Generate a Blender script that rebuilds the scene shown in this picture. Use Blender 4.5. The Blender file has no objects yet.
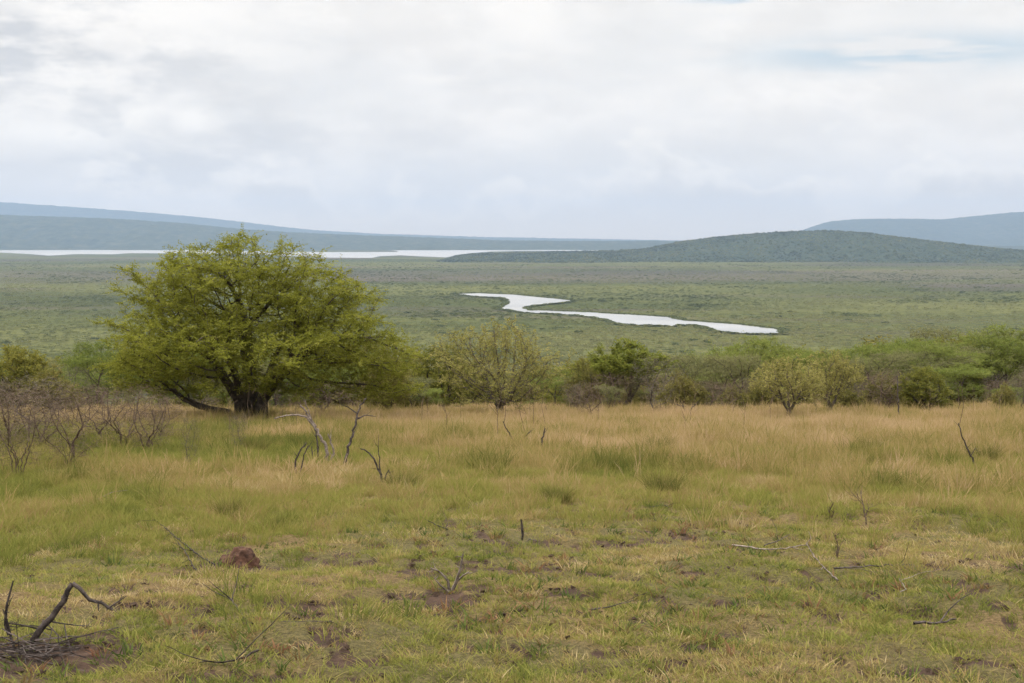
import bpy, math, random
import numpy as np
import bmesh
from mathutils import Vector
R = math.radians
rng = np.random.default_rng(11)
random.seed(5)
sc = bpy.context.scene
COL = sc.collection

# ------------------------------------------------------------------ camera
W, HPX, F = 1024, 683, 1407.0
CAMZ = 1.65
HOR = 238.0
PITCH = math.atan((HPX / 2 - HOR) / F)
cam = bpy.data.cameras.new('camera')
cam.sensor_width = 36.0
cam.lens = F / W * 36.0
cam.clip_start = 0.1
cam.clip_end = 200000
camo = bpy.data.objects.new('camera', cam)
camo.location = (0, 0, CAMZ)
camo.rotation_euler = (math.pi / 2 - PITCH, 0, 0)
COL.objects.link(camo)
sc.camera = camo
FW = np.array([0, math.cos(PITCH), -math.sin(PITCH)])
UP = np.array([0, math.sin(PITCH), math.cos(PITCH)])
RT = np.array([1.0, 0, 0])
EYE = np.array([0, 0, CAMZ])


def ray(px, py):
    return FW + RT * ((px - W / 2) / F) + UP * (-(py - HPX / 2) / F)


# ------------------------------------------------------------------ noise / terrain
def vnoise(x, y, seed=0):
    x = np.asarray(x, float); y = np.asarray(y, float)
    xi = np.floor(x); yi = np.floor(y)
    fx = x - xi; fy = y - yi
    fx = fx * fx * (3 - 2 * fx); fy = fy * fy * (3 - 2 * fy)

    def h(a, b):
        v = np.sin(a * 127.1 + b * 311.7 + seed * 74.7) * 43758.5453
        return v - np.floor(v)
    return (h(xi, yi) * (1 - fx) + h(xi + 1, yi) * fx) * (1 - fy) + (h(xi, yi + 1) * (1 - fx) + h(xi + 1, yi + 1) * fx) * fy


def fbm(x, y, seed=0, o=4):
    s = 0; a = .5; t = 0
    x = np.asarray(x, float); y = np.asarray(y, float)
    for k in range(o):
        c_, s_ = math.cos(.6 + 1.1 * k), math.sin(.6 + 1.1 * k); f = 2.03 ** k
        s = s + a * vnoise((x * c_ - y * s_) * f + 13.7 * k, (x * s_ + y * c_) * f - 7.3 * k, seed + k); t += a; a *= .5
    return s / t


def sp(x):
    return np.logaddexp(0, x)


def sstep(a, b, x):
    t = np.clip((np.asarray(x, float) - a) / (b - a), 0, 1)
    return t * t * (3 - 2 * t)


VALLEY = -120.0


def H(x, y):
    x = np.asarray(x, float); y = np.asarray(y, float)
    ye = -60 + sp((y + 60) / 8) * 8
    z = -0.096 * ye
    yb = 80 + 5 * np.sin(x / 21 + .6) + 16 * (fbm(x / 14, y / 60, 14, 3) - .5) + 40 * (fbm(x / 400, y / 400 * 0 + 3, 4, 2) - .5) * np.clip(np.abs(x) / 100 - .3, 0, 1)
    z = z - 0.2 * sp((y - yb) / 7) * 7
    z = VALLEY + sp((z - VALLEY) / 6) * 6
    near = 1 - sstep(150, 900, y)
    z = z + near * (.5 * (fbm(x / 17, y / 17, 1, 3) - .5) + .12 * (fbm(x / 2.3, y / 2.3, 2, 3) - .5)) * sstep(2, 12, np.hypot(x, y))
    z = z + (1 - near) * 2.0 * (fbm(x / 260, y / 260, 9, 3) - .5)
    return z


def ground(px, py):
    d = ray(px, py); d = d / d[1]
    ts = np.geomspace(2, 400, 900)
    P = EYE + ts[:, None] * d
    below = P[:, 2] < H(P[:, 0], P[:, 1])
    i = int(np.argmax(below)) if below.any() else len(ts) - 1
    a, b = ts[max(i - 1, 0)], ts[i]
    for _ in range(30):
        m = (a + b) / 2; p = EYE + m * d
        if p[2] < H(p[0], p[1]): b = m
        else: a = m
    p = EYE + b * d
    return np.array([p[0], p[1], float(H(p[0], p[1]))])


def at(px, py, Y):
    d = ray(px, py)
    return EYE + d * (Y / d[1])


def on_ground_col(px, Y):
    """the point of the ground Y metres ahead, in the picture's column px"""
    x = (px - W / 2) / F * Y * 1.003
    return np.array([x, Y, float(H(x, Y))])


def flat(px, py, z):
    d = ray(px, py)
    return EYE + d * ((z - CAMZ) / d[2])


# ------------------------------------------------------------------ helpers: nodes and materials
def mat(name):
    m = bpy.data.materials.new(name); m.use_nodes = True
    nt = m.node_tree; nt.nodes.clear()
    return m, nt


def N(nt, t, **kw):
    n = nt.nodes.new(t)
    for k, v in kw.items(): setattr(n, k, v)
    return n


def M(nt, op, a, b=None, c=None, clamp=False):
    n = nt.nodes.new('ShaderNodeMath'); n.operation = op; n.use_clamp = clamp
    for i, v in enumerate((a, b, c)):
        if v is None: continue
        if isinstance(v, (int, float)): n.inputs[i].default_value = v
        else: nt.links.new(v, n.inputs[i])
    return n.outputs[0]


def MIX(nt, fac, a, b, blend='MIX'):
    n = nt.nodes.new('ShaderNodeMix'); n.data_type = 'RGBA'; n.blend_type = blend
    for s, v in ((n.inputs['Factor'], fac), (n.inputs[6], a), (n.inputs[7], b)):
        if isinstance(v, (int, float)): s.default_value = v
        elif isinstance(v, tuple): s.default_value = (*v[:3], 1)
        else: nt.links.new(v, s)
    return n.outputs[2]


def NOISE(nt, vec, scale, detail=4, rough=.55, dist=0):
    n = nt.nodes.new('ShaderNodeTexNoise')
    n.inputs['Scale'].default_value = scale; n.inputs['Detail'].default_value = detail
    n.inputs['Roughness'].default_value = rough; n.inputs['Distortion'].default_value = dist
    if vec is not None: nt.links.new(vec, n.inputs['Vector'])
    return n.outputs['Fac']


def SS(nt, x, a, b):
    n = nt.nodes.new('ShaderNodeMapRange'); n.interpolation_type = 'SMOOTHSTEP'
    n.inputs['From Min'].default_value = a; n.inputs['From Max'].default_value = b
    nt.links.new(x, n.inputs['Value'])
    return n.outputs['Result']


def RAMP(nt, fac, stops):
    n = nt.nodes.new('ShaderNodeValToRGB'); e = n.color_ramp.elements
    while len(e) > 1: e.remove(e[-1])
    for i, (p, c) in enumerate(stops):
        q = e[0] if i == 0 else e.new(p)
        q.position = p; q.color = (*c, 1)
    nt.links.new(fac, n.inputs[0])
    return n.outputs[0]


def leaf_mat(name, stops, transl=.4, instanced=False):
    m, nt = mat(name)
    a = N(nt, 'ShaderNodeAttribute', attribute_name='tint')
    f = a.outputs['Fac']
    if instanced:
        b = N(nt, 'ShaderNodeAttribute', attribute_name='itint', attribute_type='INSTANCER')
        f = M(nt, 'ADD', M(nt, 'MULTIPLY', M(nt, 'SUBTRACT', f, .5), .45), b.outputs['Fac'], clamp=True)
    else:
        oi = N(nt, 'ShaderNodeObjectInfo')
        f = M(nt, 'ADD', f, M(nt, 'MULTIPLY', M(nt, 'SUBTRACT', oi.outputs['Random'], .5), .3), clamp=True)
    c = RAMP(nt, f, stops)
    d = N(nt, 'ShaderNodeBsdfDiffuse'); t = N(nt, 'ShaderNodeBsdfTranslucent')
    nt.links.new(c, d.inputs[0]); nt.links.new(c, t.inputs[0])
    mx = N(nt, 'ShaderNodeMixShader'); mx.inputs[0].default_value = transl
    nt.links.new(d.outputs[0], mx.inputs[1]); nt.links.new(t.outputs[0], mx.inputs[2])
    o = N(nt, 'ShaderNodeOutputMaterial'); nt.links.new(mx.outputs[0], o.inputs[0])
    return m


def bark_mat(name, c1, c2, scale=6):
    m, nt = mat(name)
    tc = N(nt, 'ShaderNodeTexCoord')
    n1 = NOISE(nt, tc.outputs['Object'], scale, 5, .65)
    c = MIX(nt, SS(nt, n1, .35, .65), c1, c2)
    b = N(nt, 'ShaderNodeBsdfPrincipled'); b.inputs['Roughness'].default_value = .9
    b.inputs['Specular IOR Level'].default_value = .15
    nt.links.new(c, b.inputs['Base Color'])
    bp = N(nt, 'ShaderNodeBump'); bp.inputs['Strength'].default_value = .6; bp.inputs['Distance'].default_value = .03
    nt.links.new(NOISE(nt, tc.outputs['Object'], scale * 4, 4, .7), bp.inputs['Height'])
    nt.links.new(bp.outputs[0], b.inputs['Normal'])
    o = N(nt, 'ShaderNodeOutputMaterial'); nt.links.new(b.outputs[0], o.inputs[0])
    return m


# ------------------------------------------------------------------ helpers: meshes and objects
def fast_mesh(name, V, Q, tint=None, smooth=False):
    """quads only: V (n,3), Q (m,4)"""
    me = bpy.data.meshes.new(name)
    V = np.asarray(V, np.float32); Q = np.asarray(Q, np.int32)
    me.vertices.add(len(V)); me.vertices.foreach_set('co', V.ravel())
    me.loops.add(Q.size); me.loops.foreach_set('vertex_index', Q.ravel())
    me.polygons.add(len(Q))
    me.polygons.foreach_set('loop_start', np.arange(0, Q.size, Q.shape[1], dtype=np.int32))
    me.polygons.foreach_set('loop_total', np.full(len(Q), Q.shape[1], np.int32))
    me.polygons.foreach_set('use_smooth', np.full(len(Q), smooth))
    if tint is not None:
        a = me.attributes.new('tint', 'FLOAT', 'POINT'); a.data.foreach_set('value', np.asarray(tint, np.float32))
    me.update(calc_edges=True); me.validate()
    return me


def link(name, me, m, parent=None):
    o = bpy.data.objects.new(name, me)
    if m is not None and me is not None and not me.materials: me.materials.append(m)
    COL.objects.link(o)
    if parent is not None: o.parent = parent
    return o


def tag(o, label=None, cat=None, group=None, kind=None):
    if label: o['label'] = label
    if cat: o['category'] = cat
    if group: o['group'] = group
    if kind: o['kind'] = kind
    return o


def empty(name, loc):
    o = bpy.data.objects.new(name, None); o.empty_display_size = .3
    o.location = loc; COL.objects.link(o)
    return o


def copy_tree(o, parent=None):
    c = o.copy(); COL.objects.link(c)
    if parent is not None: c.parent = parent
    for ch in list(o.children): copy_tree(ch, c)
    return c


def nrm(v):
    v = np.asarray(v, float)
    return v / np.maximum(np.linalg.norm(v, axis=-1, keepdims=True), 1e-9)


def tubes(chains):
    """chains: list of (points (n,3), radii (n,)) -> V, Q"""
    VV, QQ, off = [], [], 0
    for P, r in chains:
        n = len(P)
        if n < 2: continue
        k = 8 if r.max() > .08 else (5 if r.max() > .02 else 3)
        T = nrm(np.gradient(P, axis=0))
        ref = np.array([0, 0, 1.0]) if abs(T[0][2]) < .9 else np.array([1.0, 0, 0])
        u = nrm(np.cross(T[0], ref))
        ang = np.arange(k) / k * 2 * math.pi
        rings = []
        for i in range(n):
            u = u - T[i] * np.dot(u, T[i]); u = u / max(np.linalg.norm(u), 1e-9)
            w = np.cross(T[i], u)
            rings.append(P[i] + r[i] * (np.cos(ang)[:, None] * u + np.sin(ang)[:, None] * w))
        VV.append(np.concatenate(rings))
        a = (np.arange(n - 1)[:, None] * k + np.arange(k)[None]).ravel()
        b = (np.arange(n - 1)[:, None] * k + (np.arange(k)[None] + 1) % k).ravel()
        QQ.append(np.stack([a, b, b + k, a + k], 1) + off)
        off += n * k
    return np.concatenate(VV), np.concatenate(QQ)


def colonize(g, stems, A, step, kill, jitter=.15, max_it=140, up=0.0, di=1e9):
    """grow a branch skeleton from stem polylines towards the attraction points A"""
    P, par = [], []
    for s in stems:
        s = np.asarray(s, float)
        prev = -1
        for i in range(len(s) - 1):
            n = max(1, int(np.linalg.norm(s[i + 1] - s[i]) / step))
            for t in range(n):
                P.append(s[i] + (s[i + 1] - s[i]) * t / n + (g.normal(0, jitter * .25 * step, 3) if prev >= 0 else 0)); par.append(prev); prev = len(P) - 1
        P.append(s[-1]); par.append(prev)
    P = [np.asarray(p) for p in P]
    base_n = len(P)
    arr = np.array(P)
    d = np.full(len(A), 1e9); idx = np.zeros(len(A), int)
    d2 = np.linalg.norm(A[:, None] - arr[None], axis=2)
    idx = d2.argmin(1); d = d2.min(1)
    alive = d > kill
    for it in range(max_it):
        if not alive.any(): break
        use = alive & (d < di)
        if not use.any(): break
        ids = idx[use]
        dirs = nrm(A[use] - np.array(P)[ids])
        uniq, inv = np.unique(ids, return_inverse=True)
        S = np.zeros((len(uniq), 3)); np.add.at(S, inv, dirs)
        S = nrm(S + g.normal(0, jitter, S.shape) + np.array([0, 0, up]))
        arrP = np.array(P)[uniq]
        new = arrP + S * step
        n0 = len(P)
        for q, pn in zip(uniq, new): P.append(pn); par.append(int(q))
        dn = np.linalg.norm(A[:, None] - new[None], axis=2)
        j = dn.argmin(1); m = dn.min(1)
        better = m < d
        idx[better] = j[better] + n0; d[better] = m[better]
        alive &= d > kill
    return np.array(P), np.array(par), base_n


def skeleton_mesh(P, par, base_n, r_tip, r_base, n_roots=1, flare=1.0):
    n = len(P)
    kids = [[] for _ in range(n)]
    for i, p in enumerate(par):
        if p >= 0: kids[p].append(i)
    tips = max(2, sum(1 for k in kids if not k) / max(1, n_roots))
    e = max(1.25, math.log(tips) / math.log(max(1.6, r_base / r_tip)))
    r = np.zeros(n)
    order = range(n - 1, -1, -1)
    acc = np.zeros(n)
    for i in order:
        r[i] = r_tip if not kids[i] else acc[i] ** (1 / e)
        if par[i] >= 0: acc[par[i]] += r[i] ** e
    chains = []
    roots = [i for i in range(n) if par[i] < 0]
    stack = [(q, None) for q in roots]
    while stack:
        s, pr = stack.pop()
        c = [pr] if pr is not None else []
        i = s
        c.append(i)
        while kids[i]:
            ks = sorted(kids[i], key=lambda q: -r[q])
            for q in ks[1:]: stack.append((q, i))
            i = ks[0]; c.append(i)
        rr = r[c].copy()
        if pr is not None: rr[0] = min(r[pr] * .85, rr[1] * 1.25)
        rr[-1] *= .5
        pts = P[c].copy()
        if pr is None and len(c) > 2:
            rr[0] *= 1.35 * flare; rr[1] *= 1.0 + .12 * flare
        chains.append((pts, rr))
    V, Q = tubes(chains)
    return V, Q, r, kids


def leaves(g, P, par, r, thr, per, spray, ll, lw, nl, flatten=.45, droop=0.0, outward=None, min_h=None, prob=1.0):
    """sprays of small leaflets on the thin twigs"""
    ids = np.where((r < thr) & (par >= 0))[0]
    if min_h is not None: ids = ids[P[ids][:, 2] > min_h]
    if prob < 1: ids = ids[g.random(len(ids)) < prob]
    ids = np.repeat(ids, per)
    n = len(ids)
    tw = nrm(P[ids] - P[par[ids]])
    d = g.normal(0, 1, (n, 3)); d[:, 2] *= flatten
    d = nrm(nrm(d) + tw * .6 + np.array([0, 0, .1 - droop]))
    L = spray * g.uniform(.5, 1.25, n)
    base = P[ids] + (P[par[ids]] - P[ids]) * g.random((n, 1))
    st = g.normal(.5, .17, n)
    # leaflets
    k = nl
    t = np.tile((np.arange(k) + .5) / k, (n, 1)) + g.normal(0, .06, (n, k))
    upv = nrm(np.array([0, 0, 1.0]) + g.normal(0, .35, (n, 3)))
    side = nrm(np.cross(d, upv))
    sgn = np.where(np.arange(k) % 2 == 0, 1, -1)
    pos = base[:, None] + d[:, None] * (t * L[:, None])[..., None]
    ax = nrm(side[:, None] * sgn[None, :, None] + d[:, None] * .6 + g.normal(0, .35, (n, k, 3)))
    pos = pos + ax * 0.0
    nv = nrm(upv[:, None] + g.normal(0, .5, (n, k, 3)))
    wv = nrm(np.cross(ax, nv))
    ln = ll * g.uniform(.6, 1.3, (n, k, 1)); wd = lw * g.uniform(.7, 1.2, (n, k, 1))
    p0 = pos; p2 = pos + ax * ln
    mid = pos + ax * ln * .5
    p1 = mid + wv * wd * .5; p3 = mid - wv * wd * .5
    V = np.stack([p0, p1, p2, p3], 2).reshape(-1, 3)
    Q = np.arange(len(V)).reshape(-1, 4)
    tint = np.repeat(np.clip(st[:, None] + g.normal(0, .1, (n, k)), 0, 1).ravel(), 4)
    return V, Q, tint


def clustered(g, blobs, ncl, per, cr, flat, shell=.5):
    """attraction points in small flattened clusters spread through ellipsoid blobs"""
    w = np.array([b[3] * b[4] * b[5] for b in blobs]) ** .8
    bi = g.choice(len(blobs), ncl, p=w / w.sum())
    d = nrm(g.normal(0, 1, (ncl, 3)))
    rad = g.random(ncl) ** (1 / 3); rad = rad * (1 - shell) + shell * (.7 + .3 * g.random(ncl))
    B = np.array(blobs)[bi]
    C = B[:, :3] + d * rad[:, None] * B[:, 3:6]
    X = np.repeat(C, per, 0) + g.normal(0, 1, (ncl * per, 3)) * np.array([cr, cr, cr * flat])
    return X


def plant(name, loc, stems, A, step, kill, r_tip, r_base, bark, leafm, leafp=None, jitter=.15, up=0., seed=1, trunk_name='trunk', crown_name='crown', max_it=140, flare=1.0):
    g = np.random.default_rng(seed)
    P, par, bn = colonize(g, stems, A, step, kill, jitter, up=up, max_it=max_it)
    V, Q, r, kids = skeleton_mesh(P, par, bn, r_tip, r_base, len(stems), flare)
    if crown_name == 'twigs':
        VL, QL, _ = leaves(g, P, par, r, **leafp)
        Q = np.concatenate([Q, QL + len(V)]); V = np.concatenate([V, VL]); leafp = None
    root = empty(name, loc)
    me = fast_mesh(trunk_name, V, Q, smooth=True)
    link(trunk_name, me, bark, root)
    if leafp:
        VL, QL, tint = leaves(g, P, par, r, **leafp)
        link(crown_name, fast_mesh(crown_name, VL, QL, tint), leafm, root)
    return root


# ------------------------------------------------------------------ materials
BARK_DARK = bark_mat('bark_dark', (.05, .04, .03), (.11, .09, .07))
BARK_GREY = bark_mat('bark_grey', (.075, .06, .045), (.15, .125, .10), 9)
BARK_PURPLE = bark_mat('bark_bare', (.085, .058, .041), (.18, .13, .095), 12)
DEADWOOD = bark_mat('deadwood', (.035, .028, .025), (.12, .095, .085), 14)
DEADWOOD_PALE = bark_mat('deadwood_pale', (.13, .10, .085), (.33, .27, .23), 14)
L_MAIN = leaf_mat('leaf_main', [(0, (.10, .11, .018)), (.45, (.202, .21, .03)), (.8, (.285, .295, .055)), (1, (.35, .33, .08))], .5)
L_ACACIA = leaf_mat('leaf_acacia', [(0, (.095, .125, .03)), (.5, (.185, .225, .055)), (1, (.28, .29, .085))], .5)
L_OLIVE = leaf_mat('leaf_olive', [(0, (.10, .10, .03)), (.5, (.19, .175, .05)), (1, (.31, .26, .09))], .4)
BARK_PALE = bark_mat('bark_pale', (.11, .09, .07), (.24, .205, .165), 9)
L_PALE = leaf_mat('leaf_pale', [(0, (.18, .175, .055)), (.5, (.31, .285, .09)), (1, (.44, .38, .15))], .45)
L_YELLOW = leaf_mat('leaf_yellow', [(0, (.10, .115, .03)), (.5, (.18, .18, .04)), (1, (.28, .25, .06))], .4)
L_ROUND = leaf_mat('leaf_round', [(0, (.10, .12, .025)), (.5, (.18, .205, .04)), (1, (.28, .27, .06))], .4)
L_GREY = leaf_mat('leaf_grey', [(0, (.11, .12, .05)), (.5, (.195, .195, .085)), (1, (.28, .265, .125))], .45)
G_SHORT = leaf_mat('grass_short', [(0, (.125, .145, .034)), (.33, (.25, .25, .06)), (.55, (.30, .26, .083)), (.68, (.30, .205, .093)), (.8, (.39, .295, .13)), (1, (.48, .38, .21))], .35, True)
G_TALL = leaf_mat('grass_tall', [(0, (.11, .125, .03)), (.35, (.225, .205, .06)), (.7, (.37, .275, .115)), (1, (.48, .345, .20))], .4, True)
V_BUSH = leaf_mat('valley_bush', [(0, (.055, .068, .028)), (.5, (.125, .14, .052)), (1, (.20, .195, .08))], .3, True)

# ------------------------------------------------------------------ water outlines (in the valley plane)
def outline(pts, z):
    return np.array([flat(px, py, z)[:2] for px, py in pts])


WZ = VALLEY + 1.0
creek = [(455, 294.2), (480, 293.4), (512, 294.6), (530, 296.5), (552, 298.5), (574, 300.6), (566, 302.6), (548, 304.2), (532, 305.8), (525, 308.3),
         (530, 310.6), (555, 311.4), (590, 312.4), (622, 314.5), (650, 316), (671, 317.4), (683, 320.8), (712, 323), (742, 325.2), (760, 327.5), (780, 329.6),
         (780, 333.6), (762, 333.8), (738, 333.2), (717, 331.4), (706, 327), (694, 325.2), (676, 325), (672, 326.2), (650, 325.6), (630, 324.8), (616, 323.4), (604, 319.6), (588, 316.8),
         (570, 315), (545, 313.6), (523, 313), (510, 310.4), (499, 309.4), (506, 305.5), (509, 301), (504, 298.2), (482, 296.8), (462, 295.2)]
far = [(-330, 247.6), (0, 247.2), (60, 248.0), (140, 249.2), (200, 250.4), (262, 251.6), (330, 252.2), (396, 252.0), (398, 251.4), (386, 249.6), (420, 249.0), (490, 250.0), (560, 250.0), (640, 250.2), (640, 251.2), (560, 251.0),
       (520, 251.0), (492, 251.6), (470, 253.2), (456, 255.0), (448, 257.6), (425, 256.6), (400, 255.4), (380, 256.4), (372, 258.0), (330, 257.8), (290, 256.2), (262, 254.6),
       (200, 253.6), (130, 253.2), (112, 254.4), (76, 254.2), (50, 255.7), (24, 253.8), (0, 252.6), (-330, 251.5)]
CREEK = outline(creek, WZ); FAR = outline(far, WZ)


def densify(poly, n):
    q = []
    for i in range(len(poly)):
        a, b = poly[i], poly[(i + 1) % len(poly)]
        k = max(1, int(np.linalg.norm(b - a) / n))
        for t in range(k): q.append(a + (b - a) * t / k)
    return np.array(q)


def wob(poly, n, amp):
    q = densify(poly, n)
    c = q.copy()
    c[:, 0] += amp * (fbm(q[:, 0] / (n * 3), q[:, 1] / (n * 6), 31, 3) - .5) * 2
    c[:, 1] += amp * 2 * (fbm(q[:, 0] / (n * 3), q[:, 1] / (n * 6), 47, 3) - .5) * 2
    return c


CREEK = wob(CREEK, 12, 5); FAR = wob(FAR, 90, 12)


def inside(poly, x, y):
    x = np.asarray(x); y = np.asarray(y)
    c = np.zeros(x.shape, bool)
    px, py = poly[:, 0], poly[:, 1]
    j = len(poly) - 1
    for i in range(len(poly)):
        if py[i] != py[j]:
            m = ((py[i] > y) != (py[j] > y)) & (x < (px[j] - px[i]) * (y - py[i]) / (py[j] - py[i]) + px[i])
            c ^= m
        j = i
    return c


m, nt = mat('water')
b = N(nt, 'ShaderNodeBsdfPrincipled')
b.inputs['Base Color'].default_value = (.16, .165, .165, 1); b.inputs['Roughness'].default_value = .33
b.inputs['IOR'].default_value = 1.33
tc = N(nt, 'ShaderNodeTexCoord')
bp = N(nt, 'ShaderNodeBump'); bp.inputs['Strength'].default_value = .2; bp.inputs['Distance'].default_value = 1.0
nt.links.new(NOISE(nt, tc.outputs['Object'], .05, 3), bp.inputs['Height']); nt.links.new(bp.outputs[0], b.inputs['Normal'])
o = N(nt, 'ShaderNodeOutputMaterial'); gl = N(nt, 'ShaderNodeBsdfGlossy'); gl.inputs['Roughness'].default_value = .25; gl.inputs['Color'].default_value = (.95, .95, .95, 1)
mpw = N(nt, 'ShaderNodeMapping'); mpw.inputs['Scale'].default_value = (.3, 1, 1); nt.links.new(tc.outputs['Object'], mpw.inputs[0])
nt.links.new(RAMP(nt, NOISE(nt, mpw.outputs[0], .012, 4, .6), [(.35, (.62, .64, .66)), (.5, (.86, .86, .86)), (.65, (.96, .95, .94))]), gl.inputs['Color'])
ms = N(nt, 'ShaderNodeMixShader'); ms.inputs[0].default_value = .5
nt.links.new(b.outputs[0], ms.inputs[1]); nt.links.new(gl.outputs[0], ms.inputs[2]); nt.links.new(ms.outputs[0], o.inputs[0])
WATER = m


def water(name, poly, z):
    import bmesh
    bm = bmesh.new()
    vs = [bm.verts.new((x, y, z)) for x, y in poly]
    f = bm.faces.new(vs)
    bmesh.ops.triangulate(bm, faces=[f])
    bm.normal_update()
    for f in bm.faces:
        if f.normal.z < 0: f.normal_flip()
    me = bpy.data.meshes.new(name); bm.to_mesh(me); bm.free()
    return tag(link(name, me, WATER), kind='structure')


water('river_water', CREEK, WZ + .6)
water('lake_water', FAR, WZ + .6)

# ------------------------------------------------------------------ ground sheet
def soil_mask(x, y):
    n = fbm(x / .20, y / .24, 21, 4) * .76 + fbm(x / 3, y / 4, 22, 3) * .24
    d = np.hypot(x, y)
    thr = .548 + .06 * sstep(12, 24, d) + .3 * sstep(18, 30, d)
    s = sstep(thr, thr + .07, n)
    # trampled bare earth by the broken branch at the lower left
    c = ground(22, 655)
    s = np.maximum(s, sstep(1.15, .35, np.hypot((x - c[0]) / 1.1, y - c[1]) + .5 * (fbm(x / .4, y / .4, 5, 3) - .5)))
    c = ground(232, 566)
    s = np.maximum(s, sstep(1.1, .4, np.hypot((x - c[0]) / .55, (y - c[1]) / .5) + .8 * (fbm(x / .2, y / .2, 6, 3) - .5)))
    return s


th = np.concatenate([np.arange(-180, -40, 5), np.arange(-40, 40, .22), np.arange(40, 180.1, 5)])
rr_ = np.concatenate([[0], np.geomspace(1.0, 200, 260), np.geomspace(206, 9000, 150), np.geomspace(9500, 33000, 22)])
TH, RR = np.meshgrid(np.radians(th), rr_)
GX = RR * np.sin(TH); GY = RR * np.cos(TH)
# the sheet is closed round the circle: last column repeats the first
GZ = H(GX, GY)
soil_v = soil_mask(GX, GY) * (RR < 60)
lum = .10 * (fbm(GX / .5, GY / .5, 77, 3) - .5) * (1 - sstep(40, 70, RR)) * sstep(2, 5, RR)
GZ = GZ + lum - .03 * soil_v
# lake beds sit under the water
wet = inside(CREEK, GX, GY) | inside(FAR, GX, GY)
GZ = np.where(RR > 650, np.minimum(GZ, np.where(wet, WZ - .6, np.maximum(GZ, WZ + 1.2))), GZ)
nr, nc = TH.shape
V = np.stack([GX, GY, GZ], -1).reshape(-1, 3)
i = np.arange(nr - 1)[:, None] * nc + np.arange(nc - 1)[None]
Q = np.stack([i, i + nc, i + nc + 1, i + 1], -1).reshape(-1, 4)
keep = np.ones(len(Q), bool)
me = fast_mesh('ground', V, Q[:, ::-1], soil_v.ravel(), True)
fr = np.repeat(np.arange(nr - 1), nc - 1)
midx = (rr_[fr] > 320).astype(np.int32)


def near_ground():
    m, nt = mat('savanna_ground')
    tc = N(nt, 'ShaderNodeTexCoord'); v = tc.outputs['Object']
    a = N(nt, 'ShaderNodeAttribute', attribute_name='tint')
    soil = RAMP(nt, NOISE(nt, v, 9, 6, .7), [(.3, (.035, .024, .018)), (.55, (.085, .053, .038)), (.75, (.14, .092, .066))])
    thatch = RAMP(nt, NOISE(nt, v, 26, 6, .8), [(.32, (.045, .034, .02)), (.5, (.12, .095, .045)), (.7, (.25, .19, .10))])
    big = MIX(nt, SS(nt, NOISE(nt, v, .35, 3), .42, .6), (.85, .9, .75), (1.2, 1.05, 1.0))
    thatch = MIX(nt, 1.0, thatch, big, 'MULTIPLY')
    n = M(nt, 'ADD', a.outputs['Fac'], M(nt, 'MULTIPLY', M(nt, 'SUBTRACT', NOISE(nt, v, 14, 5, .7), .5), 1.1))
    c = MIX(nt, SS(nt, n, .3, .6), thatch, soil)
    b = N(nt, 'ShaderNodeBsdfPrincipled'); b.inputs['Roughness'].default_value = .95; b.inputs['Specular IOR Level'].default_value = .1
    nt.links.new(c, b.inputs['Base Color'])
    bp = N(nt, 'ShaderNodeBump'); bp.inputs['Strength'].default_value = 1; bp.inputs['Distance'].default_value = .03
    nt.links.new(NOISE(nt, v, 30, 6, .75), bp.inputs['Height']); nt.links.new(bp.outputs[0], b.inputs['Normal'])
    o = N(nt, 'ShaderNodeOutputMaterial'); nt.links.new(b.outputs[0], o.inputs[0])
    return m


def wood_ground(name, lo, mid, hi, brown, sc1, sc2, bands=True):
    m, nt = mat(name)
    tc = N(nt, 'ShaderNodeTexCoord'); v = tc.outputs['Object']
    n1 = NOISE(nt, v, sc1, 6, .7)
    c = RAMP(nt, n1, [(.3, lo), (.5, mid), (.7, hi)])
    if bands:
        mp = N(nt, 'ShaderNodeMapping'); mp.inputs['Scale'].default_value = (.35, 1, 1)
        nt.links.new(v, mp.inputs[0])
        bn = NOISE(nt, mp.outputs[0], sc2, 5, .6, .4)
        c = MIX(nt, M(nt, 'MULTIPLY', SS(nt, bn, .5, .62), .75), c, brown)
        big = NOISE(nt, mp.outputs[0], .0011, 3, .55)
        c = MIX(nt, 1.0, c, MIX(nt, SS(nt, big, .38, .62), (.72, .76, .74), (1.2, 1.14, 1.08)), 'MULTIPLY')
        # the dry reed belt across the valley
        s = N(nt, 'ShaderNodeSeparateXYZ'); nt.links.new(v, s.inputs[0])
        yy = M(nt, 'ADD', s.outputs[1], M(nt, 'MULTIPLY', M(nt, 'SUBTRACT', bn, .5), 3600.0))
        belt = M(nt, 'MULTIPLY', SS(nt, yy, 3500, 4300), SS(nt, yy, 5700, 4600))
        c = MIX(nt, M(nt, 'MULTIPLY', belt, .6), c, brown)
    b = N(nt, 'ShaderNodeBsdfDiffuse'); nt.links.new(c, b.inputs[0])
    bp = N(nt, 'ShaderNodeBump'); bp.inputs['Strength'].default_value = .8; bp.inputs['Distance'].default_value = 4
    nt.links.new(NOISE(nt, v, sc1 * 1.4, 5, .7), bp.inputs['Height']); nt.links.new(bp.outputs[0], b.inputs['Normal'])
    o = N(nt, 'ShaderNodeOutputMaterial'); nt.links.new(b.outputs[0], o.inputs[0])
    return m


VALLEY_MAT = wood_ground('valley_floor', (.052, .060, .024), (.088, .097, .038), (.125, .128, .052), (.10, .086, .07), .045, .0016)
me.materials.append(near_ground()); me.materials.append(VALLEY_MAT)
me.polygons.foreach_set('material_index', midx)
tag(link('ground', me, None), kind='structure')

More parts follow.
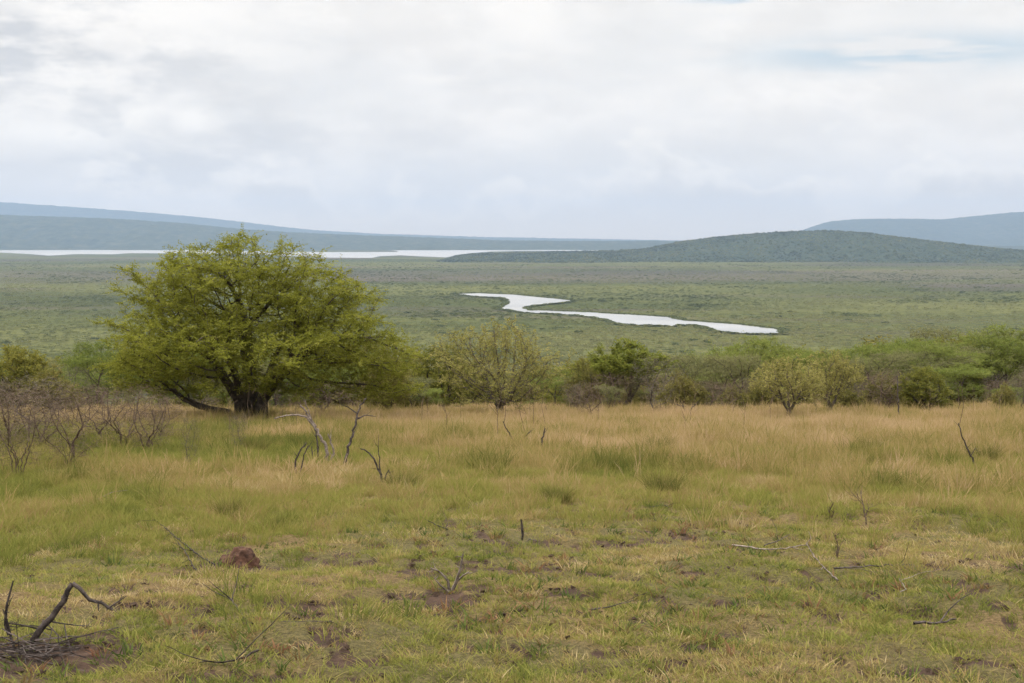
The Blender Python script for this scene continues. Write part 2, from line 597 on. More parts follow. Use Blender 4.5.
# ------------------------------------------------------------------ hills
def hill(name, prof, dist, depth_f, depth_b, m, bump, base=VALLEY - .6, shear=0.0, nx=420, ny=46, seed=0):
    """a long mound whose crest line, seen from the ground below, follows the listed bearings; prof: (px, py) of the crest"""
    px = np.array([p[0] for p in prof], float); py = np.array([p[1] for p in prof], float)
    u = np.linspace(px[0], px[-1], nx)
    crest = np.interp(u, px, py)
    k = np.ones(9) / 9; cc = np.convolve(np.pad(crest, 4, 'edge'), k, 'valid')
    D = dist + shear * (u - 512)
    hx = (u - 512) / F * D
    hz = np.array([at(a, b_, d_)[2] for a, b_, d_ in zip(u, cc, D)])
    hz = np.maximum(hz, base)
    v = np.linspace(-1, 1, ny)
    X = np.repeat(hx[None], ny, 0)
    foot = (1 + .5 * (fbm(u / 60, u * 0 + seed, seed, 4) - .5))[None]
    Y = D[None] + np.where(v < 0, v * depth_f, v * depth_b)[:, None] * foot
    fall = np.where(v < 0, .5 + .5 * np.cos(np.pi * np.abs(v) ** 1.15), .5 + .5 * np.cos(np.pi * v))[:, None]
    rough = (fbm(X / (depth_f * .3), Y / (depth_f * .55), seed, 5) - .5) * 2
    Z = base + (hz - base)[None] * fall * (1 + .40 * rough * (1 - fall))
    Z = Z + bump * (fbm(X / (bump * 2.2), Y / (bump * 2.2), seed + 3, 2) - .5) * 2 * np.clip((Z - base) / (bump * 4), 0, 1)
    V = np.stack([X, Y, Z], -1).reshape(-1, 3)
    i = np.arange(ny - 1)[:, None] * nx + np.arange(nx - 1)[None]
    Q = np.stack([i, i + 1, i + nx + 1, i + nx], -1).reshape(-1, 4)
    me = fast_mesh(name, V, Q, smooth=True)
    tag(link(name, me, m), kind='structure')
    return X, Y, Z


HILL_MAT = wood_ground('hill_woodland_ground', (.026, .038, .022), (.045, .058, .030), (.075, .08, .042), (.07, .065, .05), .022, .003, False)
FARHILL_MAT = wood_ground('far_hill_ground', (.03, .042, .028), (.055, .068, .040), (.10, .10, .06), (.08, .08, .06), .009, .001, False)
CH = hill('wooded_hill', [(446, 259), (456, 256.2), (472, 254.4), (490, 253.4), (520, 252.6), (560, 252), (620, 250.8), (648, 248.6), (680, 242), (720, 236.6), (768, 232.8), (800, 231.2), (830, 230.8), (860, 232.8), (900, 238), (950, 244), (985, 248.2), (1030, 251.6), (1110, 254), (1250, 259)],
          8300, 1350, 1500, HILL_MAT, 6, nx=520, ny=60, seed=3)
hill('shore_hills', [(-420, 214), (-200, 212), (0, 214.8), (60, 217), (120, 219), (180, 223), (240, 229), (300, 233), (380, 236), (440, 238), (500, 240.4), (560, 241), (670, 241.2), (760, 243), (1000, 246), (1200, 247)],
     16500, 2600, 2600, FARHILL_MAT, 10, seed=8, nx=700)
hill('distant_ridge', [(-420, 190), (-100, 198), (0, 202), (60, 206), (130, 211), (200, 217), (260, 224), (310, 230), (380, 234), (480, 237), (700, 241)],
     29000, 3500, 2500, FARHILL_MAT, 14, seed=12)
hill('distant_hill', [(690, 244), (780, 236), (805, 229.5), (830, 221), (860, 219), (900, 219), (940, 219.5), (975, 216), (1010, 212.5), (1060, 210), (1150, 214), (1300, 224), (1450, 238)],
     23000, 3500, 2500, FARHILL_MAT, 12, seed=17)

# ------------------------------------------------------------------ scattering (masses nobody could count)
def proto(name, me, m, coll):
    o = bpy.data.objects.new(name, me); me.materials.append(m); coll.objects.link(o)
    return o


def scatter(name, pts, rot, scl, tint, coll):
    me = bpy.data.meshes.new(name)
    n = len(pts)
    me.vertices.add(n); me.vertices.foreach_set('co', np.asarray(pts, np.float32).ravel())
    a = me.attributes.new('rot', 'FLOAT_VECTOR', 'POINT'); a.data.foreach_set('vector', np.asarray(rot, np.float32).ravel())
    a = me.attributes.new('scl', 'FLOAT_VECTOR', 'POINT'); a.data.foreach_set('vector', np.asarray(scl, np.float32).ravel())
    a = me.attributes.new('itint', 'FLOAT', 'POINT'); a.data.foreach_set('value', np.asarray(tint, np.float32))
    o = link(name, me, None)
    ng = bpy.data.node_groups.new(name, 'GeometryNodeTree')
    ng.interface.new_socket('Geometry', in_out='INPUT', socket_type='NodeSocketGeometry')
    ng.interface.new_socket('Geometry', in_out='OUTPUT', socket_type='NodeSocketGeometry')
    gi = ng.nodes.new('NodeGroupInput'); go = ng.nodes.new('NodeGroupOutput')
    ci = ng.nodes.new('GeometryNodeCollectionInfo'); ci.inputs['Collection'].default_value = coll
    ci.inputs['Separate Children'].default_value = True; ci.inputs['Reset Children'].default_value = True
    ip = ng.nodes.new('GeometryNodeInstanceOnPoints'); ip.inputs['Pick Instance'].default_value = True
    ra = ng.nodes.new('GeometryNodeInputNamedAttribute'); ra.data_type = 'FLOAT_VECTOR'; ra.inputs['Name'].default_value = 'rot'
    sa = ng.nodes.new('GeometryNodeInputNamedAttribute'); sa.data_type = 'FLOAT_VECTOR'; sa.inputs['Name'].default_value = 'scl'
    er = ng.nodes.new('FunctionNodeEulerToRotation')
    L = ng.links.new
    L(gi.outputs[0], ip.inputs['Points']); L(ci.outputs[0], ip.inputs['Instance'])
    L(ra.outputs['Attribute'], er.inputs[0]); L(er.outputs[0], ip.inputs['Rotation'])
    L(sa.outputs['Attribute'], ip.inputs['Scale']); L(ip.outputs[0], go.inputs[0])
    md = o.modifiers.new('scatter', 'NODES'); md.node_group = ng
    tag(o, kind='stuff')
    return o


def blades(g, n, rad, h0, h1, w, lean, seg=3, head=0.0):
    """a tuft of grass blades"""
    th = g.random(n) * 2 * math.pi; r = rad * np.sqrt(g.random(n))
    base = np.stack([r * np.cos(th), r * np.sin(th), np.full(n, -.02)], 1)
    az = th + g.normal(0, .9, n)
    ld = np.stack([np.cos(az), np.sin(az), np.zeros(n)], 1)
    h = g.uniform(h0, h1, n); le = np.abs(g.normal(lean, lean * .6, n)) * h
    face = g.random(n) * math.pi
    wd = np.stack([np.cos(face), np.sin(face), np.zeros(n)], 1)
    VV = []
    for s in range(seg + 1):
        t = s / seg
        c = base + ld * (le * t ** 1.8)[:, None] + np.array([0, 0, 1.0]) * (h * (t - .12 * t * t * lean))[:, None]
        ww = w * (1 - t) ** .6 * (.5 if s == 0 else 1)
        if head and s == seg - 1: ww = w * head
        ww = np.maximum(ww, w * .12)
        VV.append(c - wd * np.reshape(ww, (-1, 1)) * .5); VV.append(c + wd * np.reshape(ww, (-1, 1)) * .5)
    V = np.stack(VV, 1).reshape(-1, 3)
    k = 2 * (seg + 1)
    b0 = np.arange(n)[:, None] * k + np.arange(seg)[None] * 2
    Q = np.stack([b0, b0 + 1, b0 + 3, b0 + 2], -1).reshape(-1, 4)
    tint = np.repeat(np.clip(g.normal(.5, .25, n), 0, 1), k)
    return fast_mesh('tuft', V, Q, tint)


g = np.random.default_rng(3)
c_short = bpy.data.collections.new('short_grass_tufts')
for k in range(8):
    proto('short_tuft', blades(g, 42, .07, .012, .048, .006, .9), G_SHORT, c_short)
c_tall = bpy.data.collections.new('tall_grass_tufts')
for k in range(8):
    proto('tall_tuft', (blades(g, 34, .16, .12, .42, .008, .45, 3, 1.3) if k % 4 else blades(g, 13, .16, .26, .62, .006, .30, 3, 1.7)), G_TALL, c_tall)
c_mid = bpy.data.collections.new('mid_grass_tufts')
for k in range(6):
    proto('mid_tuft', blades(g, 55, .11, .05, .17, .007, .55), G_SHORT, c_mid)


def field(n, d0, d1, power=1.0, ext=.44):
    """points ahead of the camera, area density falling with distance ** (power-?)"""
    u = g.random(n)
    e = 2 - power
    d = (d0 ** e + u * (d1 ** e - d0 ** e)) ** (1 / e)
    x = g.uniform(-ext, ext, n) * d + g.uniform(-1.5, 1.5, n)
    return x, d


def put(name, x, y, coll, smin, smax, tint, tilt=.12, zs=None):
    n = len(x)
    z = H(x, y) + .10 * (fbm(x / .5, y / .5, 77, 3) - .5) * (1 - sstep(40, 70, np.hypot(x, y)))
    rot = np.stack([g.normal(0, tilt, n), g.normal(0, tilt, n), g.random(n) * 6.283], 1)
    s = g.uniform(smin, smax, n)
    S = np.stack([s, s, s * (zs if zs is not None else 1)], 1)
    return scatter(name, np.stack([x, y, z - .005], 1), rot, S, np.clip(tint, 0, 1), coll)


def goldness(x, y):
    d = np.hypot(x, y)
    n = .6 * fbm(x / 6, y / 7, 61, 4) + .4 * fbm(x / 2.2, y / 3.5, 62, 3)
    left = sstep(-2, -9, x) * sstep(48, 36, d)
    return np.clip(.42 + .30 * sstep(17, 40, d) - .26 * left + 1.75 * (n - .5), .22, .95)


# short cropped grass at the front
x, y = field(80000, 5, 34, 1.0)
s = soil_mask(x, y)
kp = (g.random(len(x)) > s * .985) & (g.random(len(x)) < .25 + .75 * sstep(.38, .58, fbm(x / .30, y / .45, 43, 3)))
x, y = x[kp], y[kp]
t = .21 + .40 * sstep(.35, .7, fbm(x / 1.3, y / 1.9, 41, 4)) + g.normal(0, .17, len(x))
t += 1.1 * (fbm(x / .16, y / .2, 42, 3) - .5)
put('short_grass', x, y, c_short, .6, 1.7, t)
# knee-high green and yellowing grass between
x, y = field(52000, 9, 62, .8)
d = np.hypot(x, y)
dens = sstep(14, 25, d + 5 * (fbm(x / 4, y / 4, 51, 3) - .5) * 2 + 3.5 * sstep(0, -8, x)) * .9 + .05 * sstep(.6, .7, fbm(x / .8, y / .8, 52, 2))
kp = g.random(len(x)) < dens
x, y = x[kp], y[kp]
put('meadow_grass', x, y, c_mid, .6, 1.4, goldness(x, y) - .06 + .7 * (fbm(x / .6, y / 1.0, 53, 3) - .5) + g.normal(0, .12, len(x)), .15, .6 + .9 * fbm(x / .7, y / 1.2, 54, 3))
# tall golden seeding grass in front of the tree line
x, y = field(62000, 15, 112, .75)
d = np.hypot(x, y)
n1 = fbm(x / 5, y / 5, 71, 4)
dens = sstep(18, 28, d + 12 * (n1 - .5) - 2.5 * sstep(0, -10, x)) * (.16 + .84 * sstep(.38, .6, n1)) * (.35 + .65 * sstep(.4, .55, fbm(x / .9, y / 1.6, 73, 3)))
kp = g.random(len(x)) < dens
x, y, n1 = x[kp], y[kp], n1[kp]
put('tall_grass', x, y, c_tall, .6, 1.15, goldness(x, y) + .8 * (fbm(x / .8, y / 1.4, 74, 3) - .5) + g.normal(0, .15, len(x)), .14, .45 + 1.1 * fbm(x / 1.7, y / 2.5, 76, 3))


tm = blades(np.random.default_rng(8), 420, .20, .12, .42, .008, .5)
TUS = leaf_mat('tussock', [(0, (.075, .085, .022)), (.5, (.15, .145, .04)), (1, (.27, .21, .085))], .35)
tm.materials.append(TUS)
for px, py, s_, lab in [(662, 494, 1.15, 'dark olive grass tussock in the middle of the picture, right of the short dark stub'), (403, 490, 1.0, 'dark grass tussock at the foot of the three-pronged dead stump'),
                        (556, 503, .8, 'tan grass tussock above the short dark stub at mid picture'), (660, 452, 1.2, 'large greenish tussock in the tall tan grass, above the dark olive one'),
                        (232, 516, .8, 'green grass tussock above the reddish earth mound'), (276, 530, .6, 'small bright green tussock right above the reddish earth mound'),
                        (870, 452, 1.1, 'greenish grass tussock in the tan grass on the right'), (255, 452, 1.2, 'rust-tinged grass tussock in front of the big tree trunk'), (985, 462, 1.2, 'broad olive tussock by the leaning dead stem at the right')]:
    o = link('grass_tussock', tm, None); p_ = ground(px, py); o.location = p_; o.rotation_euler = (0, 0, px); o.scale = (s_, s_, s_ * .9)
    tag(o, lab, 'grass tussock', 'tussocks standing out of the grass')


c_clod = bpy.data.collections.new('clods')
CL = bark_mat('clod', (.03, .02, .014), (.10, .062, .042), 30)
for k in range(4):
    q = nrm(g.normal(0, 1, (14, 3))); bmc = bmesh.new()
    for p_ in q: bmc.verts.new(Vector(p_ * g.uniform(.7, 1.15) * np.array([1, .9, .55])))
    bmesh.ops.convex_hull(bmc, input=list(bmc.verts))
    mc = bpy.data.meshes.new('clod'); bmc.to_mesh(mc); bmc.free()
    proto('clod', mc, CL, c_clod)
x, y = field(9000, 5, 26, 1.0)
s = soil_mask(x, y); kp = g.random(len(x)) < .06 + .5 * s
x, y = x[kp], y[kp]
put('soil_clods', x, y, c_clod, .008, .034, np.full(len(x), .5), .3)
c_weed = bpy.data.collections.new('low_weeds')
LW = leaf_mat('weed_leaf', [(0, (.06, .085, .025)), (.5, (.12, .15, .04)), (.75, (.20, .14, .06)), (1, (.24, .12, .07))], .3, True)
for k in range(4):
    proto('weed', blades(g, 16, .05, .02, .08, .014, .9), LW, c_weed)
x, y = field(5200, 5, 32, 1.0)
kp = g.random(len(x)) < sstep(.45, .65, fbm(x / 1.2, y / 1.5, 95, 3))
x, y = x[kp], y[kp]
put('low_weeds', x, y, c_weed, .6, 1.5, g.uniform(.1, .95, len(x)))


def clump(g, n, leaf, flat=.7, seed=0):
    d = nrm(g.normal(0, 1, (n, 3))); d[:, 2] = np.abs(d[:, 2])
    P = d * (g.uniform(.55, 1.0, n) * (1 + .35 * np.sin(d[:, 0] * 5 + seed) * np.cos(d[:, 1] * 4)))[:, None] * np.array([1, 1, flat])
    ax = nrm(g.normal(0, 1, (n, 3))); nv = nrm(d + np.array([0, 0, .5]) + g.normal(0, .4, (n, 3)))
    ax = nrm(np.cross(nv, ax)); wv = np.cross(nv, ax)
    l = leaf * g.uniform(.6, 1.3, (n, 1))
    V = np.stack([P - ax * l, P + wv * l * .7, P + ax * l, P - wv * l * .7], 1).reshape(-1, 3)
    return fast_mesh('clump', V, np.arange(len(V)).reshape(-1, 4), np.repeat(np.clip(g.normal(.5, .2, n), 0, 1), 4))


c_clump = bpy.data.collections.new('bush_clumps')
for k in range(6):
    proto('bush_clump', clump(g, 90, .22, .75, k), V_BUSH, c_clump)
n = 150000
r_ = 520 * (8200 / 520) ** (g.random(n) ** .8)
a_ = g.uniform(R(-27), R(27), n)
x, y = r_ * np.sin(a_), r_ * np.cos(a_)
kp = ~(inside(CREEK, x, y) | inside(FAR, x, y))
cover = fbm(x / 90, y / 160, 81, 4)
kp &= g.random(n) < .35 + .65 * sstep(.36, .58, cover)
x, y = x[kp], y[kp]
# fringe of reeds and bushes round the creek
e = densify(CREEK, 2.5); e = np.concatenate([e] * 2)
e = e + g.normal(0, 7.0, e.shape)
e = e[g.random(len(e)) < .15 + .85 * sstep(.35, .6, fbm(e[:, 0] / 45, e[:, 1] / 70, 87, 3))]
e2 = np.concatenate([densify(CREEK, 2.0)] * 3)
e2 = e2 + np.stack([g.normal(0, 4, len(e2)), 1 + 13 * g.random(len(e2)) ** 1.6], 1)
e2 = e2[g.random(len(e2)) < .25 + .75 * sstep(.3, .55, fbm(e2[:, 0] / 50, e2[:, 1] / 60, 88, 3))]
e = np.concatenate([e, e2])
kq = ~inside(CREEK, e[:, 0], e[:, 1])
nE = int(kq.sum())
x = np.concatenate([x, e[kq][:, 0]]); y = np.concatenate([y, e[kq][:, 1]])
n = len(x)
z = np.maximum(H(x, y), np.where(np.hypot(x, y) > 650, WZ + 1.0, -999)) - .3
s = g.uniform(.7, 2.0, n) * np.where(g.random(n) < .012, 2.0, 1)
s[-nE:] = g.uniform(.9, 3.0, nE)
tt = np.clip(.52 + 1.1 * (fbm(x / 260, y / 520, 83, 4) - .5) + 1.7 * (fbm(x / 900, y / 800, 84, 3) - .5) + g.normal(0, .11, n), 0, 1)
tt[-nE:] = np.clip(g.normal(.34, .16, nE), 0, 1)  # bank fringe tinted darker: shade of its near face put into the colour
thick = sstep(.60, .68, fbm(x / 130, y / 170, 89, 4)) * (np.arange(n) < n - nE) * (g.random(n) < .5)
s = s * (1 + .7 * thick); tt = tt * (1 - .55 * thick)
tt[(s > 3.0) & (np.arange(n) < n - nE) & (thick < .1)] *= .15
scatter('valley_bushes', np.stack([x, y, z], 1), np.stack([0 * x, 0 * x, g.random(n) * 6.28], 1), np.stack([s * 1.7, s * 1.7, s * g.uniform(.45, .95, n)], 1), tt, c_clump)
# woodland on the hill
n = 26000
X, Y, Z = CH
ii = g.integers(0, X.shape[0] - 1, n); jj = g.integers(0, X.shape[1] - 1, n)
fu, fv = g.random(n), g.random(n)
lerp = lambda A: (A[ii, jj] * (1 - fu) + A[ii, jj + 1] * fu) * (1 - fv) + (A[ii + 1, jj] * (1 - fu) + A[ii + 1, jj + 1] * fu) * fv
x, y, z = lerp(X), lerp(Y), lerp(Z)
kp = (y < 8700) & (z > VALLEY - .2)
x, y, z = x[kp], y[kp], z[kp]; n = len(x)
s = g.uniform(2.2, 6.0, n) * np.where(g.random(n) < .12, 1.5, 1)
scatter('hill_woodland', np.stack([x, y, z], 1), np.stack([0 * x, 0 * x, g.random(n) * 6.28], 1), np.stack([s * 1.2, s * 1.2, s * 1.2], 1), np.clip(.33 + 1.5 * (fbm(x / 170, y / 260, 91, 4) - .5) + g.normal(0, .2, n), 0, 1), c_clump)

# ------------------------------------------------------------------ the big spreading tree
B0 = ground(250, 419)
S0 = B0[1] / F           # metres per picture pixel at its distance


def bl(px, py, rx, ry, dep=0.0, rd=None):
    return ((px - 250) * S0, dep * S0, (419 - py) * S0, rx * S0, (rd if rd else rx) * S0, ry * S0)


blobs = [bl(238, 258, 32, 26), bl(168, 284, 38, 24, 0, 50), bl(300, 286, 46, 30, 0, 55), bl(240, 305, 78, 42, 0, 90), bl(156, 330, 38, 36, 0, 60), bl(340, 325, 50, 42, 0, 60),
         bl(153, 374, 34, 28, -5, 50), bl(368, 360, 40, 42, 0, 55), bl(214, 374, 32, 16, -70, 30), bl(300, 376, 42, 20, -55, 40), bl(180, 352, 40, 26, -60, 30), bl(335, 352, 40, 26, -60, 30), bl(385, 378, 22, 24, 0, 30), bl(196, 272, 34, 26, 0, 50), bl(276, 266, 36, 26, 0, 50), bl(325, 296, 40, 30, 0, 50), bl(236, 285, 60, 34, -45, 40), bl(136, 376, 20, 24, 0, 30), bl(210, 340, 60, 28, -85, 45), bl(290, 345, 60, 28, -75, 45), bl(250, 340, 90, 32, 85, 45), bl(200, 322, 50, 34, -50, 40), bl(285, 318, 52, 34, -45, 40)]
g1 = np.random.default_rng(21)
A = clustered(g1, blobs, 680, 8, .42, .3, .5)
A = np.concatenate([A, np.array([[(235 - 250) * S0, 0, (419 - 236) * S0], [(228 - 250) * S0, .3, (419 - 240) * S0], [(120 - 250) * S0, -.4, (419 - 392) * S0], [(398 - 250) * S0, .2, (419 - 395) * S0]])])
stems = [[(-.35, 0, -.2), (-.4, .05, .6), (-.75, -.1, 1.3), (-1.3, -.3, 2.2)], [(.05, .15, -.2), (.05, .1, .9), (-.1, .3, 2.2), (-.3, .4, 3.6)], [(.35, -.1, -.2), (.42, -.15, .7), (.9, -.4, 1.4), (1.6, -.5, 2.0)],
         [(-.15, -.25, -.2), (-.2, -.35, .7), (-.3, -1.0, 1.7)], [(.2, .3, -.2), (.35, .5, .9), (.6, 1.3, 1.9)],
         [(-.5, -.1, -.2), (-.7, -.15, .25), (-1.5, -.3, .42), (-2.2, -.2, .7)]]
t = plant('spreading_tree', B0, stems, A, .15, .19, .006, .17, BARK_DARK, L_MAIN, dict(thr=.018, per=3, spray=.40, ll=.075, lw=.034, nl=16, flatten=.3, droop=.14, min_h=.7), jitter=.22, seed=4, flare=.5)
tag(t, 'large spreading tree with wide yellow-green dome crown and thick dark forked trunk', 'tree')

# ------------------------------------------------------------------ other kinds of tree
def dome(h, w, n, low=.25, seed=0, cl=.3, flat=.5, shell=.4, top=1.0):
    gg = np.random.default_rng(seed)
    b = [(0, 0, h * (low + (1 - low) * .45), w / 2 * .8, w / 2 * .8, h * (1 - low) * .45)]
    for k in range(7):
        a = k / 7 * 6.28 + gg.normal(0, .3); q = gg.uniform(.28, .38) * w
        b.append((q * math.cos(a), q * math.sin(a), h * gg.uniform(low + .12, .78), w * gg.uniform(.14, .22), w * gg.uniform(.14, .22), h * gg.uniform(.12, .22)))
    b.append((gg.normal(0, .08) * w, 0, h * .85, w * .2, w * .2, h * .13))
    return clustered(gg, b, n, 6, cl, flat, shell)


def flattop(h, w, n, seed=0):
    gg = np.random.default_rng(seed)
    b = []
    for k in range(9):
        a = k * 2.4; q = math.sqrt((k + .5) / 9) * w * .42
        b.append((q * math.cos(a), q * math.sin(a), h * (gg.uniform(.72, .95) - .18 * (q / w) ** 1.2), w * gg.uniform(.12, .2), w * gg.uniform(.12, .2), h * gg.uniform(.05, .09)))
    for k in range(6):
        a = gg.uniform(0, 6.28); q = gg.uniform(.15, .42) * w
        b.append((q * math.cos(a), q * math.sin(a), h * gg.uniform(.35, .62), w * .13, w * .13, h * .06))
    return clustered(gg, b, n, 7, .3, .3, .2)


def multi(n, spread, h, seed):
    gg = np.random.default_rng(seed)
    out = []
    for k in range(n):
        a = k / n * 6.28 + gg.normal(0, .4)
        out.append([(.07 * math.cos(a), .07 * math.sin(a), -.15), (.2 * spread * math.cos(a), .2 * spread * math.sin(a), h * .5), (spread * math.cos(a), spread * math.sin(a), h)])
    return out


def thorn_tree(h, w, seed, low=.12, n=300, st=3, sp_=.35, sh=.75, prob=.72, leaf=.074):
    """low forking tree, many stiff visible branches, thin olive leaves"""
    A = dome(h, w, n, low, seed, .3, .7, .35)
    return plant('thorn_tree', (0, 0, 0), multi(st, sp_, sh, seed), A, .11, .12, .0055, .07, BARK_GREY, L_PALE, dict(thr=.013, per=2, spray=.18, ll=leaf, lw=leaf * .6, nl=5, flatten=.9, prob=prob, min_h=.3), jitter=.4, seed=seed, up=-.03)


def acacia(h, w, seed, m=None, per=2, bark=None, name='acacia_tree'):
    A = flattop(h, w, 150, seed)
    gg = np.random.default_rng(seed)
    st = [[(0, 0, -.2), (.05 * w * gg.normal(), .03 * w * gg.normal(), h * .28), (.08 * w * gg.normal(), .06 * w * gg.normal(), h * .45)]]
    return plant(name, (0, 0, 0), st, A, .15, .19, .006, .065, bark or BARK_DARK, m or L_ACACIA, dict(thr=.018, per=per * 2, spray=.34, ll=.08, lw=.036, nl=9, flatten=.25, min_h=h * .22), jitter=.2, seed=seed)


def bushy(h, w, seed, m, name='leafy_bush', per=2, low=.12, bark=None):
    A = dome(h, w, 110, low, seed, .26, .6, .5)
    return plant(name, (0, 0, 0), multi(4, .3, .5, seed), A, .14, .18, .007, .07, bark or BARK_DARK, m, dict(thr=.018, per=per * 2, spray=.26, ll=.10, lw=.055, nl=7, flatten=.5), jitter=.25, seed=seed)


def bare_shrub(h, w, seed, bark=None, n=170, stems_n=9):
    gg = np.random.default_rng(seed)
    q = gg.random((n * 4, 3))
    z = h * (.12 + .88 * q[:, 0]); rad = (w / 2) * (.35 + .65 * (z / h)) * gg.uniform(.75, 1.1, len(z)) * np.sqrt(q[:, 1]) * (1.1 - .35 * (z / h) ** 3); a = q[:, 2] * 6.28
    A = np.stack([rad * np.cos(a), rad * np.sin(a), z], 1)
    return plant('bare_shrub', (0, 0, 0), [[(p_[0][0], p_[0][1], p_[0][2]), tuple(np.array(p_[1]) * u_ + gg.normal(0, .05, 3)), tuple(np.array(p_[2]) * u_ + gg.normal(0, .10, 3))] for p_ in multi(stems_n, .13 * w, h * .3, seed) for u_ in [gg.uniform(.5, 1.6)]], A, .08, .085, .0028, .012, bark or BARK_PURPLE, bark or BARK_PURPLE, dict(thr=.006, per=2, spray=.18, ll=.13, lw=.006, nl=2, flatten=1.0), jitter=.5, seed=seed, up=.06, trunk_name='stems', crown_name='twigs', max_it=80)


used = set()
size = {}


def place(src, px, Y, py=None, hpx=None, wpx=None, h0=1.0, w0=1.0, rz=0.0, label=None, cat=None, group=None, top=None):
    """set a copy of src on the ground; sized by its height and width in picture pixels at that distance"""
    cs = [ch for ch in src.children]
    key = cs[0].data.name
    if key not in size:
        Z = np.concatenate([np.array([v.co[:] for v in ch.data.vertices]) for ch in cs])
        size[key] = (float(np.quantile(Z[:, 2], .999)), float(np.quantile(Z[:, 0], .995) - np.quantile(Z[:, 0], .005)))
    h0, w0 = size[key]
    loc = ground(px, py) if py is not None else on_ground_col(px, Y)
    d = loc[1]
    o = src if src.name not in used else copy_tree(src)
    used.add(src.name); used.add(o.name) if o is src else None
    o.location = loc
    if top is not None: hpx = (at(px, top, d)[2] - loc[2]) * F / d
    sz = hpx * d / F / h0 if hpx else 1
    sx = wpx * d / F / w0 if wpx else sz
    o.scale = (sx, sx, sz); o.rotation_euler = (0, 0, rz)
    for k in ('label', 'category', 'group'):
        if k in o: del o[k]
    tag(o, label, cat, group)
    return o


T1 = thorn_tree(3.4, 4.2, 31); T2 = thorn_tree(2.6, 3.0, 32, .36, 190, 3, .35, .8, .85, .08)
place(T1, 500, 0, 417, 99, 128, 3.4, 4.2, .3, 'broad thorn tree with stiff grey branches and sparse olive leaves at mid picture', 'tree')
place(T2, 789, 0, 419, 64, 84, 2.6, 3.0, 1.2, 'small thorn tree with forked pale trunk and a low branch reaching left', 'tree', 'pair of small thorn trees')
place(T2, 830, 0, 416, 68, 70, 2.6, 3.0, 3.9, 'small yellowish thorn tree standing just right of its forked twin', 'tree', 'pair of small thorn trees')
RD = bushy(3.6, 3.8, 41, L_ROUND, 'round_tree', 3, .28)
place(RD, 624, 70, None, 66, 92, 3.6, 3.8, .5, 'round-topped green tree with dark stems, alone between thorn tree and grey scrub', 'tree', top=339)
YB = bushy(3.0, 3.2, 42, L_YELLOW, 'yellow_bush', 2, .1)
place(YB, 442, 66, None, 60, 58, 3.0, 3.2, .2, 'yellow-green bush between the big spreading tree and the thorn tree', 'bush', top=345)
place(YB, 22, 60, None, 66, 66, 3.0, 3.2, 2.2, 'tall yellowish bush at the left edge, above the bare purple shrubs', 'bush', top=346)
GB = bushy(2.6, 3.0, 43, L_OLIVE, 'olive_bush', 2, .08)
place(GB, 52, 55, None, 48, 60, 2.6, 3.0, .8, 'dull green bush right of the yellowish bush at the left edge', 'bush', top=366)
place(GB, 388, 56, None, 62, 52, 2.6, 3.0, 2.8, 'olive bush pressed against the right side of the big spreading tree', 'bush', top=350)
place(GB, 582, 68, None, 42, 40, 2.6, 3.0, 4.1, 'small dull bush squeezed between the broad thorn tree and the round-topped tree', 'bush', top=358)
AC1 = acacia(4.6, 6.0, 51); AC2 = acacia(4.0, 5.2, 52); AC3 = acacia(4.2, 5.0, 53, L_GREY, 1)
place(AC1, 98, 74, None, 62, 84, 4.6, 6.0, .4, 'feathery green flat-topped acacia just left of the big spreading tree', 'tree', top=340)
place(AC1, 766, 84, None, 66, 100, 4.6, 6.0, 1.9, 'flat-topped green acacia behind the pair of small thorn trees', 'tree', top=336)
place(AC3, 738, 80, None, 48, 60, 4.2, 5.0, .9, 'grey-green acacia left of the flat-topped acacia behind the thorn trees', 'tree', top=352)
place(AC3, 872, 72, None, 52, 74, 4.2, 5.0, 2.4, 'thin grey acacia with several bare trunks, right of the small thorn trees', 'tree', top=352)
place(AC2, 962, 66, None, 44, 66, 4.0, 5.2, .7, 'little umbrella-shaped acacia with single thin trunk at the right of the grass', 'tree', top=364)
place(AC1, 1004, 88, None, 76, 104, 4.6, 6.0, 3.3, 'tall bright green acacia by the right edge of the picture', 'tree', top=324)
place(AC3, 952, 92, None, 72, 80, 4.2, 5.0, 4.4, 'brownish half-bare acacia rising above the green crowns at the right', 'tree', top=327)
place(AC2, 906, 90, None, 62, 108, 4.0, 5.2, 5.2, 'wide bright green acacia crown right of the thin grey acacia', 'tree', top=338)
place(AC3, 688, 86, None, 48, 66, 4.2, 5.0, 5.5, 'pale grey-green acacia right of the round-topped tree', 'tree', top=354)

